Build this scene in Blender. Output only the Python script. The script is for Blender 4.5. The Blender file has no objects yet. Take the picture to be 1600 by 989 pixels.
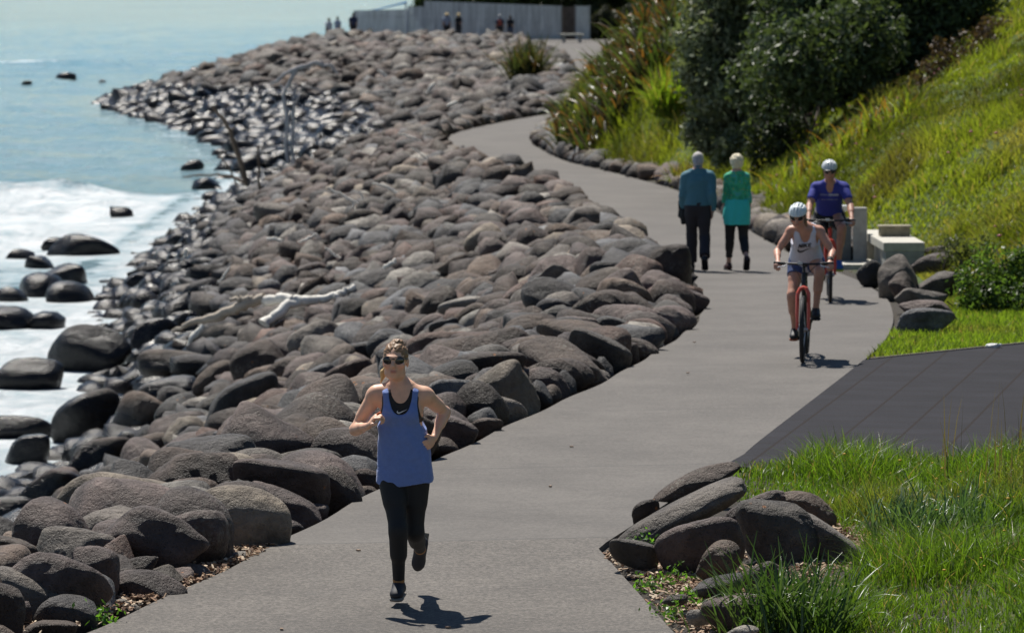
import bpy, bmesh, math, random
import numpy as np
from mathutils import Vector, Matrix
from mathutils.bvhtree import BVHTree
random.seed(7); RS = np.random.RandomState(11)
C = bpy.context.scene.collection
R = math.radians

# ------------------------------------------------------------------ camera, sky, sun, exposure
CAMZ = 4.2; FPX = 7000.0; PITCH = math.atan((494.5 + 60) / FPX)
cam = bpy.data.cameras.new('camera'); camo = bpy.data.objects.new('camera', cam); C.objects.link(camo)
camo.location = (0, 0, CAMZ); camo.rotation_euler = (math.pi/2 - PITCH, 0, 0)
cam.sensor_width = 36; cam.lens = 36 * FPX / 1600; cam.clip_start = 1; cam.clip_end = 60000
cam.dof.use_dof = True; cam.dof.focus_distance = 30.0; cam.dof.aperture_fstop = 5.6
bpy.context.scene.camera = camo
w = bpy.data.worlds.new('World'); bpy.context.scene.world = w; w.use_nodes = True
nt = w.node_tree; nt.nodes.clear()
sky = nt.nodes.new('ShaderNodeTexSky'); sky.sky_type = 'NISHITA'; sky.sun_disc = False
SUND = Vector((-0.22, 0.55, 1.0)).normalized()
sky.sun_elevation = math.asin(SUND.z); sky.sun_rotation = math.atan2(SUND.x, SUND.y)
bg = nt.nodes.new('ShaderNodeBackground'); bg.inputs[1].default_value = 0.05; sky.dust_density = .0; sky.ozone_density = 3.0; sky.air_density = 1.0
wo = nt.nodes.new('ShaderNodeOutputWorld')
nt.links.new(sky.outputs[0], bg.inputs[0]); nt.links.new(bg.outputs[0], wo.inputs[0])
sun = bpy.data.lights.new('sun', 'SUN'); sun.energy = 5.0; sun.angle = R(0.53); sun.color = (1, .95, .87)
suno = bpy.data.objects.new('sun', sun); C.objects.link(suno); suno.rotation_euler = SUND.to_track_quat('Z', 'Y').to_euler()
suno.location = (0, 40, 60)
sc = bpy.context.scene
sc.view_settings.view_transform = 'Standard'; sc.view_settings.look = 'None'
sc.view_settings.exposure = 0.32; sc.view_settings.gamma = 1
sc.render.engine = 'CYCLES'; sc.cycles.use_denoising = True; sc.cycles.max_bounces = 6
sc.cycles.transparent_max_bounces = 8; sc.cycles.sample_clamp_indirect = 6

# ------------------------------------------------------------------ helpers
def tag(o, label=None, cat=None, group=None, kind=None):
    if label: o['label'] = label
    if cat: o['category'] = cat
    if group: o['group'] = group
    if kind: o['kind'] = kind
    return o
def link(name, me, mat=None, parent=None):
    o = bpy.data.objects.new(name, me); C.objects.link(o)
    if mat is not None and me is not None and len(me.materials) == 0: me.materials.append(mat)
    if parent is not None: o.parent = parent
    return o
def npmesh(name, V, F, smooth=True):
    """V (n,3); F (m,3) or (m,4) int array, or a list of such arrays"""
    me = bpy.data.meshes.new(name); V = np.asarray(V, np.float32)
    Fs = F if isinstance(F, (list, tuple)) and len(F) and isinstance(F[0], np.ndarray) and F[0].ndim == 2 else [np.asarray(F)]
    Fs = [f for f in Fs if len(f)]
    me.vertices.add(len(V)); me.vertices.foreach_set('co', V.ravel())
    loops = np.concatenate([f.ravel() for f in Fs]).astype(np.int32)
    tot = np.concatenate([np.full(len(f), f.shape[1], np.int32) for f in Fs])
    st = np.concatenate([[0], np.cumsum(tot)[:-1]]).astype(np.int32)
    me.loops.add(len(loops)); me.loops.foreach_set('vertex_index', loops)
    me.polygons.add(len(tot)); me.polygons.foreach_set('loop_start', st)
    try: me.polygons.foreach_set('loop_total', tot)
    except Exception: pass
    me.update(calc_edges=True); me.validate()
    me.polygons.foreach_set('use_smooth', np.full(len(me.polygons), smooth))
    return me
def add_attr(me, name, arr):
    arr = np.asarray(arr, np.float32)
    if arr.ndim == 1:
        a = me.attributes.new(name, 'FLOAT', 'POINT'); a.data.foreach_set('value', arr)
    else:
        a = me.attributes.new(name, 'FLOAT_COLOR', 'POINT')
        if arr.shape[1] == 3: arr = np.concatenate([arr, np.ones((len(arr), 1), np.float32)], 1)
        a.data.foreach_set('color', arr.ravel())
class MB:
    """collects simple solids into one mesh"""
    def __init__(s): s.V = []; s.F = []; s.n = 0
    def add(s, V, F):
        V = np.asarray(V, float); s.V.append(V)
        for f in F: s.F.append([i + s.n for i in f])
        s.n += len(V)
    def box(s, c, d, rz=0, rx=0, ry=0, taper=1.0):
        q = np.array([(x, y, z) for z in (-.5, .5) for y in (-.5, .5) for x in (-.5, .5)], float)
        q[4:, :2] *= taper; q *= np.array(d)
        M = np.array((Matrix.Rotation(rz, 3, 'Z') @ Matrix.Rotation(ry, 3, 'Y') @ Matrix.Rotation(rx, 3, 'X')))
        s.add(q @ M.T + np.array(c), [(0,2,3,1),(4,5,7,6),(0,1,5,4),(2,6,7,3),(0,4,6,2),(1,3,7,5)])
    def tube(s, pts, rad, n=10, cap=True, closed=False):
        P = [Vector(p) for p in pts]; m = len(P)
        rr = rad if hasattr(rad, '__len__') else [rad] * m
        V = []; up = None
        for i, p in enumerate(P):
            if closed: t = P[(i+1) % m] - P[i-1]
            else: t = P[min(i+1, m-1)] - P[max(i-1, 0)]
            t.normalize()
            if up is None: up = Vector((0, 0, 1)) if abs(t.z) < .9 else Vector((1, 0, 0))
            a = t.cross(up); a.normalize(); b = a.cross(t); up = b
            for k in range(n):
                th = 2 * math.pi * k / n; V.append(p + (a * math.cos(th) + b * math.sin(th)) * rr[i])
        F = []
        for i in range(m if closed else m - 1):
            j = (i + 1) % m
            for k in range(n): F.append((i*n+k, i*n+(k+1) % n, j*n+(k+1) % n, j*n+k))
        if cap and not closed: F.append(tuple(range(n))); F.append(tuple(reversed(range((m-1)*n, m*n))))
        s.add(V, F)
    def build(s, name, mat, parent=None, smooth=True, bevel=0):
        me = bpy.data.meshes.new(name); me.from_pydata([tuple(v) for v in np.concatenate(s.V)], [], s.F); me.update()
        bm = bmesh.new(); bm.from_mesh(me); bmesh.ops.recalc_face_normals(bm, faces=bm.faces)
        if bevel: bmesh.ops.bevel(bm, geom=list(bm.edges), offset=bevel, segments=2, profile=.5, affect='EDGES')
        bm.to_mesh(me); bm.free()
        for p in me.polygons: p.use_smooth = smooth
        if smooth: me.set_sharp_from_angle(angle=R(38))
        return link(name, me, mat, parent)

# noise
def _h(i, j, k=0, s=0):
    n = (i * 374761393 + j * 668265263 + k * 2147483647 + s * 974634777) & 0xffffffff
    n = ((n ^ (n >> 13)) * 1274126177) & 0xffffffff
    return ((n ^ (n >> 16)) & 0xffff) / 65535.0
def vn2(x, y, s=0):
    x = np.asarray(x, float); y = np.asarray(y, float)
    xi = np.floor(x).astype(np.int64); yi = np.floor(y).astype(np.int64); fx = x - xi; fy = y - yi
    fx = fx*fx*(3-2*fx); fy = fy*fy*(3-2*fy)
    a = _h(xi, yi, 0, s); b = _h(xi+1, yi, 0, s); c = _h(xi, yi+1, 0, s); d = _h(xi+1, yi+1, 0, s)
    return (a*(1-fx)+b*fx)*(1-fy) + (c*(1-fx)+d*fx)*fy
def fbm2(x, y, s=0, o=4):
    r = 0; a = .5
    for i in range(o): r = r + a * vn2(x * 2**i, y * 2**i, s + i); a *= .5
    return r
def vn3(P, s=0):
    Pi = np.floor(P).astype(np.int64); f = P - Pi; f = f*f*(3-2*f); x, y, z = Pi[..., 0], Pi[..., 1], Pi[..., 2]
    r = 0
    for dx in (0, 1):
        for dy in (0, 1):
            for dz in (0, 1):
                wgt = (f[..., 0] if dx else 1-f[..., 0]) * (f[..., 1] if dy else 1-f[..., 1]) * (f[..., 2] if dz else 1-f[..., 2])
                r = r + wgt * _h(x+dx, y+dy, z+dz, s)
    return r
def sstep(a, b, x): t = np.clip((x - a) / (b - a), 0, 1); return t*t*(3-2*t)

# ------------------------------------------------------------------ materials
def newmat(name):
    m = bpy.data.materials.new(name); m.use_nodes = True; n = m.node_tree.nodes; n.clear()
    out = n.new('ShaderNodeOutputMaterial'); b = n.new('ShaderNodeBsdfPrincipled')
    m.node_tree.links.new(b.outputs[0], out.inputs[0]); return m, m.node_tree, b, out
def nd(t, typ, **kw):
    n = t.nodes.new(typ)
    for k, v in kw.items():
        if k in n.inputs: n.inputs[k].default_value = v
        else: setattr(n, k, v)
    return n
def ramp(t, fac, stops, interp='LINEAR'):
    r = t.nodes.new('ShaderNodeValToRGB'); r.color_ramp.interpolation = interp
    e = r.color_ramp.elements
    while len(e) < len(stops): e.new(.5)
    for i, (p, c) in enumerate(stops):
        e[i].position = p; e[i].color = c if len(c) == 4 else (*c, 1)
    t.links.new(fac, r.inputs[0]); return r
def g(v): return (v, v, v)
def mix(t, fac, a, b, typ='MIX'):
    m = t.nodes.new('ShaderNodeMix'); m.data_type = 'RGBA'; m.blend_type = typ
    for s, v in ((0, fac), (6, a), (7, b)):
        if isinstance(v, bpy.types.NodeSocket): t.links.new(v, m.inputs[s])
        elif s == 0: m.inputs[0].default_value = v
        else: m.inputs[s].default_value = (*v, 1) if len(v) == 3 else v
    return m.outputs[2]
def mth(t, op, a, b=None, clamp=False):
    m = t.nodes.new('ShaderNodeMath'); m.operation = op; m.use_clamp = clamp
    for i, v in enumerate((a, b)):
        if v is None: continue
        if isinstance(v, bpy.types.NodeSocket): t.links.new(v, m.inputs[i])
        else: m.inputs[i].default_value = v
    return m.outputs[0]
def noise(t, vec, scale, detail=4, rough=.55, dist=0):
    n = nd(t, 'ShaderNodeTexNoise'); n.inputs['Scale'].default_value = scale; n.inputs['Detail'].default_value = detail
    n.inputs['Roughness'].default_value = rough; n.inputs['Distortion'].default_value = dist
    if vec is not None: t.links.new(vec, n.inputs['Vector'])
    return n.outputs['Fac']
def bump(t, h, strength, dist, nrm=None):
    b = nd(t, 'ShaderNodeBump'); b.inputs['Strength'].default_value = strength; b.inputs['Distance'].default_value = dist
    t.links.new(h, b.inputs['Height'])
    if nrm is not None: t.links.new(nrm, b.inputs['Normal'])
    return b.outputs[0]
def simple(name, col, rough=.6, metal=0, spec=.5, nscale=0, namp=.25, bmp=0, bdist=.003, sheen=0, bscale=None):
    m, t, b, o = newmat(name)
    b.inputs['Base Color'].default_value = (*col, 1); b.inputs['Roughness'].default_value = rough
    b.inputs['Metallic'].default_value = metal; b.inputs['Specular IOR Level'].default_value = spec
    if sheen: b.inputs['Sheen Weight'].default_value = sheen
    if nscale:
        tc = nd(t, 'ShaderNodeTexCoord'); n = noise(t, tc.outputs['Object'], nscale, 5)
        r = ramp(t, n, [(.3, tuple(c*(1-namp) for c in col)), (.7, tuple(min(1, c*(1+namp)) for c in col))])
        t.links.new(r.outputs[0], b.inputs['Base Color'])
        if bmp:
            n2 = noise(t, tc.outputs['Object'], bscale or nscale*4, 6)
            t.links.new(bump(t, n2, bmp, bdist), b.inputs['Normal'])
    return m

def rock_mat(name, per_object):
    m, t, b, o = newmat(name)
    geo = nd(t, 'ShaderNodeNewGeometry'); pos = geo.outputs['Position']
    if per_object:
        oi = nd(t, 'ShaderNodeObjectInfo'); tint = oi.outputs['Color']
        tc = nd(t, 'ShaderNodeTexCoord'); vm = nd(t, 'ShaderNodeVectorMath', operation='ADD')
        t.links.new(pos, vm.inputs[0]); vec = vm.outputs[0]
    else:
        at = nd(t, 'ShaderNodeAttribute', attribute_name='tint'); tint = at.outputs['Color']; vec = pos
    n1 = noise(t, vec, 2.6, 6, .6); n2 = noise(t, vec, 11, 8, .65); n3 = noise(t, vec, 55, 5, .7)
    c = mix(t, ramp(t, n1, [(.36, g(0)), (.62, g(1))]).outputs[0], mix(t, 1.0, tint, (.54, .50, .48), 'MULTIPLY'), mix(t, 1.0, tint, (1.42, 1.36, 1.30), 'MULTIPLY'))
    c = mix(t, ramp(t, n2, [(.35, g(.75)), (.62, g(0))]).outputs[0], c, mix(t, 1.0, c, (.6, .58, .58), 'MULTIPLY'))
    # lichen: pale crust and small rust-orange dots
    v = nd(t, 'ShaderNodeTexVoronoi'); v.inputs['Scale'].default_value = 9; t.links.new(vec, v.inputs['Vector'])
    li = mth(t, 'MULTIPLY', ramp(t, noise(t, vec, 1.3, 3), [(.55, g(0)), (.68, g(1))]).outputs[0], ramp(t, noise(t, vec, 26, 6, .8), [(.50, g(0)), (.60, g(1))]).outputs[0])
    c = mix(t, mth(t, 'MULTIPLY', li, .5), c, (.30, .30, .25))
    orr = mth(t, 'MULTIPLY', ramp(t, v.outputs['Distance'], [(.10, g(1)), (.17, g(0))]).outputs[0], ramp(t, noise(t, vec, 1.9, 2), [(.63, g(0)), (.66, g(1))]).outputs[0])
    c = mix(t, mth(t, 'MULTIPLY', orr, .8), c, (.35, .13, .03))
    # wet below the splash line
    sx = nd(t, 'ShaderNodeSeparateXYZ'); t.links.new(pos, sx.inputs[0])
    # splash line is higher in the exposed bay (y between 150 and 225)
    wl = nd(t, 'ShaderNodeMapRange'); wl.interpolation_type = 'SMOOTHSTEP'
    wl.inputs[1].default_value = 125; wl.inputs[2].default_value = 160; wl.inputs[3].default_value = -2.35; wl.inputs[4].default_value = -1.6
    t.links.new(sx.outputs[1], wl.inputs[0])
    wl2 = nd(t, 'ShaderNodeMapRange'); wl2.interpolation_type = 'SMOOTHSTEP'
    wl2.inputs[1].default_value = 205; wl2.inputs[2].default_value = 240; wl2.inputs[3].default_value = 0; wl2.inputs[4].default_value = -.5
    t.links.new(sx.outputs[1], wl2.inputs[0])
    lev = mth(t, 'ADD', mth(t, 'ADD', wl.outputs[0], wl2.outputs[0]), mth(t, 'MULTIPLY', mth(t, 'SUBTRACT', noise(t, pos, .5, 3), .5), 1.4))
    dz = mth(t, 'SUBTRACT', lev, sx.outputs[2])
    wet = ramp(t, dz, [(0, g(0)), (.22, g(1))]).outputs[0]
    c = mix(t, wet, c, mix(t, 1.0, c, (.11, .11, .125), 'MULTIPLY'))
    t.links.new(c, b.inputs['Base Color'])
    t.links.new(ramp(t, wet, [(0, g(.38)), (1, g(.36))]).outputs[0], b.inputs['Specular IOR Level']); r = ramp(t, wet, [(0, g(.60)), (1, g(.27))]); t.links.new(r.outputs[0], b.inputs['Roughness'])
    hh = mth(t, 'ADD', mth(t, 'MULTIPLY', n2, 1.0), mth(t, 'MULTIPLY', n3, .35))
    vp = nd(t, 'ShaderNodeTexVoronoi'); vp.inputs['Scale'].default_value = 38; t.links.new(vec, vp.inputs['Vector'])
    pit = mth(t, 'MULTIPLY', ramp(t, vp.outputs['Distance'], [(.08, g(0)), (.25, g(1))]).outputs[0], .3)
    hb_ = mth(t, 'ADD', mth(t, 'ADD', hh, pit), mth(t, 'MULTIPLY', n1, .8)); hb_ = mth(t, 'MULTIPLY', hb_, mth(t, 'SUBTRACT', 1.0, mth(t, 'MULTIPLY', wet, .55)))
    t.links.new(bump(t, hb_, .95, .05), b.inputs['Normal'])
    return m
M_ROCK = rock_mat('rock', True); M_ROCKS = rock_mat('rock_mass', False)

def leaf_mat(name, attr='tint', trans=.5, rough=.45, spec=.5):
    m, t, b, o = newmat(name)
    at = nd(t, 'ShaderNodeAttribute', attribute_name=attr)
    t.links.new(at.outputs['Color'], b.inputs['Base Color']); b.inputs['Roughness'].default_value = rough
    b.inputs['Specular IOR Level'].default_value = spec
    tr = nd(t, 'ShaderNodeBsdfTranslucent'); t.links.new(mix(t, 1.0, at.outputs['Color'], (1.5, 1.55, .7), 'MULTIPLY'), tr.inputs['Color'])
    mx = nd(t, 'ShaderNodeMixShader'); mx.inputs[0].default_value = trans
    t.links.new(b.outputs[0], mx.inputs[1]); t.links.new(tr.outputs[0], mx.inputs[2]); t.links.new(mx.outputs[0], o.inputs[0])
    return m
M_GRASS = leaf_mat('grass_blades', trans=.55, rough=.4)
M_LEAF = leaf_mat('tree_leaves', trans=.28, rough=.5, spec=.35)
M_FLAX = leaf_mat('flax_leaves', trans=.3, rough=.36, spec=.5)
M_BARK = simple('bark', (.07, .055, .045), .9, nscale=6, namp=.4, bmp=.8, bdist=.03)
M_DRIFT = simple('driftwood', (.42, .36, .29), .75, nscale=5, namp=.35, bmp=.6, bdist=.02, bscale=18)
M_DRIFTW = simple('bleached_driftwood', (.78, .75, .68), .7, nscale=7, namp=.25, bmp=.6, bdist=.02, bscale=22)
M_DRIFTD = simple('dead_wood', (.13, .095, .065), .85, nscale=8, namp=.35, bmp=.5, bdist=.01)
M_DRIFTG = simple('grey_dead_wood', (.40, .37, .37), .85, nscale=8, namp=.3, bmp=.5, bdist=.01)
M_CONC = simple('cast_concrete', (.36, .35, .33), .85, nscale=9, namp=.18, bmp=.35, bdist=.006, bscale=70)
M_CONCL = simple('pale_concrete', (.50, .48, .42), .8, nscale=9, namp=.15, bmp=.3, bdist=.005, bscale=70)

# ------------------------------------------------------------------ layout curves (world metres, x right, y away)
_Lp = [(15,-6.9),(20,-5.2),(28,-2.56),(33,-1.51),(35.4,-1.09),(41.4,.18),(44.6,.95),(49,1.68),(52.6,2.22),(55.7,2.41),(62,2.53),(70,2.4),(78.6,2.08),(86.6,1.6),(97,1.11),(106,0),(113,-.97),(120,-1.65),(126,-1.85),(131,-1.8),(136,-1.17),(143,0),(149,1.3),(156,2.3),(168,2.9),(185,2.9),(210,2.9),(230,2.6),(255,1.5),(275,0),(284,-2)]
_Rp = [(15,-.3),(28,1.0),(37.6,1.88),(47,3.7),(50,4.2),(53,4.54),(57,4.82),(62,4.83),(70.8,4.4),(79.5,4.15),(90,3.85),(97,3.5),(106,2.3),(112,1.35),(119,.85),(124,.55),(129,.5),(134,.7),(140,1.25),(149,3.3),(156,4.6),(168,5.4),(185,5.4),(210,5.4),(230,5.3),(255,5.5),(284,6)]
_SLp = [(15,-7.6),(40,-7.4),(63,-6.8),(72,-6.6),(80,-7.0),(97,-8.6),(122,-9.1),(146,-8.7),(159,-8.7),(184,-10.6),(202,-13.6),(225,-18.6),(241,-20.8),(269,-20.8),(300,-18),(340,-14),(420,-12)]
_Zp = [(0,0),(47,0),(57,-.1),(69,-.4),(90,-.68),(120,-.85),(300,-.9),(3000,-.9)]
_Bp = [(15,1.2),(34,2.2),(40,8.0),(47,8.6),(50,8.4),(53,7.6),(58,6.0),(64,6.4),(68.5,6.3),(72,5.2),(76,4.9),(82,4.7),(97,4.1),(106,2.9),(112,1.9),(119,1.3),(127,1.0),(134,1.15),(140,1.9),(149,4.0),(156,5.2),(180,6.0),(230,6.2),(300,8.5),(420,9)]
def interp(T):
    a = np.array(T, float)
    return lambda y: np.interp(y, a[:, 0], a[:, 1])
def smooth_interp(T, s=1.6):
    f = interp(T); ys = np.arange(0, 430, .25); v = f(ys); k = np.exp(-.5*(np.arange(-24, 25)*.25/s)**2); k /= k.sum()
    vp = np.pad(v, 24, 'edge'); v = np.convolve(vp, k, 'valid')
    return lambda y: np.interp(y, ys, v)
Lf = smooth_interp(_Lp, 1.4); Rf = smooth_interp(_Rp, .9); SL = smooth_interp(_SLp, 3); Zf = smooth_interp(_Zp, 3); Bf = smooth_interp(_Bp, 1.5)
SEA = -3.3
def slopew(y): return 9 + 7*sstep(160, 180, y)*(1-sstep(212, 235, y))
def hillk(y): return .85 + .6*sstep(102, 112, y)*(1-sstep(142, 152, y))
def land(x, y, rough=1.0):
    x = np.asarray(x, float); y = np.asarray(y, float)
    z0 = Zf(y); sl = SL(y); wv = np.minimum(slopew(y), Lf(np.minimum(y, 284)) - sl - 1.3)
    u = np.clip((wv - (x - sl)) / wv, 0, 2.2)
    z = z0 * (1 - np.minimum(u, 1)**1.15) + (SEA - .15) * np.minimum(u, 1)**1.15 - np.maximum(u-1, 0) * 2.0
    # hill
    h = x - Bf(y); k = hillk(y)
    n = fbm2(x*.35, y*.12, 3) - .47; n2 = fbm2(x*1.3, y*.6, 9) - .47
    hz = np.where(h > 0, k*np.clip(h, 0, 2) + .58*np.maximum(h-2, 0), 0) * sstep(44, 58, y)
    hz = 13*(1-np.exp(-hz/13)) + rough*(n*1.0 + n2*.5)*sstep(.3, 3, h)*sstep(46, 60, y)
    hz = hz*(1 - sstep(285, 300, y)*.6)
    # near mound in the foreground right
    dm = sstep(1.1, 4.2, x - (1.25 + np.maximum(0, y-31)*.13)) * (1 - sstep(34.5, 38.6, y + .12*(x-3)))
    m = .62*dm + .25*dm*(n*2) + .10*np.maximum(x-4.2, 0)*(1-sstep(34, 38, y))
    return z + np.maximum(hz, 0) + np.maximum(m, 0)
def zat(x, y): return float(land(x, y))
cp, sp_ = math.cos(PITCH), math.sin(PITCH)
def ray(px, py):
    u = (px-800)/FPX; v = -(py-494.5)/FPX
    return np.array([u, cp + v*sp_, v*cp - sp_])
def hit(px, py, off=0.0, d0=20, d1=420):
    """world point where the line of sight meets the land raised by off"""
    r = ray(px, py); d = np.arange(d0, d1, .05)
    X = r[0]*d; Y = r[1]*d; Z = CAMZ + r[2]*d
    g_ = Z - np.maximum(land(X, Y), SEA-.1) - off; i = np.argmax(g_ < 0)
    return np.array([X[i], Y[i], Z[i]]) if (g_ < 0).any() else None
def plane(px, py, z):
    r = ray(px, py); t = (z-CAMZ)/r[2]; return np.array([r[0]*t, r[1]*t, z])
def proj(p):
    x, y, z = p[0], p[1], p[2]-CAMZ
    dep = y*cp - z*sp_; up = y*sp_ + z*cp
    return 800 + FPX*x/dep, 494.5 - FPX*up/dep, FPX/dep

# ------------------------------------------------------------------ ground
def ground():
    ys = [12.]
    while ys[-1] < 430: ys.append(ys[-1] + max(.22, (ys[-1])*.0065))
    ys = np.array(ys); xs = np.concatenate([np.arange(-60, -22, 2), np.arange(-22, 16, .28), np.arange(16, 120, 2.5)])
    X, Y = np.meshgrid(xs, ys); Z = land(X, Y)
    inp = ((X > Lf(Y)-.1) & (X < np.maximum(Rf(Y), np.where((Y > 34) & (Y < 52), 9.5, -99)) + .1) & (Y < 284))
    rocky = (X < Lf(Y)) & (Y < 284)
    Z = np.where(inp & (Y > 0), np.minimum(Z, Zf(Y)) - .03, Z) - np.where(rocky, .12, 0)
    Z = np.where(Z < SEA - 1.2, SEA - 1.2 - (SEA-1.2-Z)*.2, Z)
    ny, nx = X.shape; idx = np.arange(ny*nx).reshape(ny, nx)
    F = np.stack([idx[:-1, :-1], idx[:-1, 1:], idx[1:, 1:], idx[1:, :-1]], -1).reshape(-1, 4)
    me = npmesh('ground', np.stack([X, Y, Z], -1).reshape(-1, 3), F)
    gm = sstep(.15, .7, X - Rf(Y) - np.where(Y < 34.6, 1.5, 0))
    add_attr(me, 'green', gm.ravel())
    m, t, b, o = newmat('ground_soil'); at = nd(t, 'ShaderNodeAttribute', attribute_name='green')
    geo = nd(t, 'ShaderNodeNewGeometry'); p = geo.outputs['Position']
    soil = ramp(t, noise(t, p, 14, 8, .7), [(.3, (.025, .021, .018)), (.7, (.07, .058, .046))]).outputs[0]  # dark soil, deepened so gaps between the boulders read as shadow
    gr = ramp(t, noise(t, p, 1.1, 6, .6), [(.3, (.035, .065, .012)), (.5, (.07, .11, .018)), (.72, (.13, .13, .035))]).outputs[0]
    t.links.new(mix(t, at.outputs['Fac'], soil, gr), b.inputs['Base Color']); b.inputs['Roughness'].default_value = .95
    t.links.new(bump(t, noise(t, p, 20, 8, .7), .9, .05), b.inputs['Normal'])
    tag(link('ground', me, m), kind='structure')
ground()

# ------------------------------------------------------------------ footpath and rubber matting
def path_mat():
    m, t, b, o = newmat('path_concrete'); geo = nd(t, 'ShaderNodeNewGeometry'); p = geo.outputs['Position']
    sx = nd(t, 'ShaderNodeSeparateXYZ'); t.links.new(p, sx.inputs[0])
    y = mth(t, 'ADD', sx.outputs[1], mth(t, 'MULTIPLY', sx.outputs[0], -.18))
    fine = noise(t, p, 42, 6, .85); med = noise(t, p, 7, 6, .6); big = noise(t, p, .7, 4)
    mp = nd(t, 'ShaderNodeMapping'); mp.inputs['Scale'].default_value = (1.2, 7, 1); t.links.new(p, mp.inputs[0])
    br = noise(t, mp.outputs[0], 2.2, 5, .6)
    base = ramp(t, big, [(.3, (.078, .070, .063)), (.7, (.116, .105, .094))]).outputs[0]
    near = mth(t, 'LESS_THAN', y, 32.35)
    base = mix(t, .6, base, ramp(t, br, [(.3, g(.82)), (.7, g(1.16))]).outputs[0], 'MULTIPLY')
    base = mix(t, mth(t, 'MULTIPLY', near, .9), base, mix(t, 1.0, base, (1.0, .98, .95), 'MULTIPLY'))
    sp1 = ramp(t, fine, [(.38, g(.32)), (.5, g(1)), (.62, g(2.0))]).outputs[0]
    amt = mth(t, 'ADD', mth(t, 'MULTIPLY', near, .55), .45)
    base = mix(t, amt, base, mix(t, 1.0, base, sp1, 'MULTIPLY'))
    base = mix(t, .7, base, ramp(t, med, [(.3, g(.9)), (.7, g(1.1))]).outputs[0], 'MULTIPLY')
    # saw-cut joints every 4.6 m
    fr = mth(t, 'FRACT', mth(t, 'DIVIDE', mth(t, 'SUBTRACT', y, 32.35), 4.6))
    jt = mth(t, 'LESS_THAN', fr, .007)
    base = mix(t, mth(t, 'MULTIPLY', jt, .75), base, (.05, .047, .045))
    # sparse dark stains
    st = ramp(t, noise(t, p, 3.5, 6, .7), [(.54, g(0)), (.74, g(1))]).outputs[0]
    base = mix(t, mth(t, 'MULTIPLY', st, .5), base, (.06, .056, .052))
    t.links.new(base, b.inputs['Base Color']); b.inputs['Roughness'].default_value = .8
    hb = mth(t, 'MULTIPLY', fine, mth(t, 'ADD', mth(t, 'MULTIPLY', near, .8), .4))
    t.links.new(bump(t, hb, .8, .006), b.inputs['Normal'])
    return m
def footpath():
    # plan outline: left edge up, right edge back, with the notch beside the near rocks
    ys = np.concatenate([np.arange(14, 150, .35), np.arange(150, 286, 1.0)])
    def edge(y):
        r = Rf(y)
        if 31.9 < y < 37.6: r = .615 + (y-31.9)/5.7*1.265   # receding edge beyond the notch corner
        elif y <= 31.9: r = .615 + (31.9-y)*.098
        return r
    V = []; F = []
    for y in ys:
        l = float(Lf(y)) + .02*math.sin(y*2.3); r = edge(y); z = float(Zf(y)) + .012
        n = 6
        for k in range(n+1): V.append((l+(r-l)*k/n, y, z))
        V.append((l-.004, y, z-.16)); V.append((r+.004, y, z-.16))
    q = 9
    for i in range(len(ys)-1):
        a = i*q; c = a+q
        for k in range(6): F.append((a+k, a+k+1, c+k+1, c+k))
        F.append((a+7, a, c, c+7)); F.append((a+6, a+8, c+8, c+6))
    me = bpy.data.meshes.new('footpath'); me.from_pydata(V, [], F); me.update()
    o = link('footpath', me, path_mat()); tag(o, kind='structure')
    # bay in front of the fence where the path turns
    b = MB(); b.box((-1.5, 287.6, -.95), (19, 7, .16)); f = b.build('path_bay', o.data.materials[0]); tag(f, kind='structure')
footpath()
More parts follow.
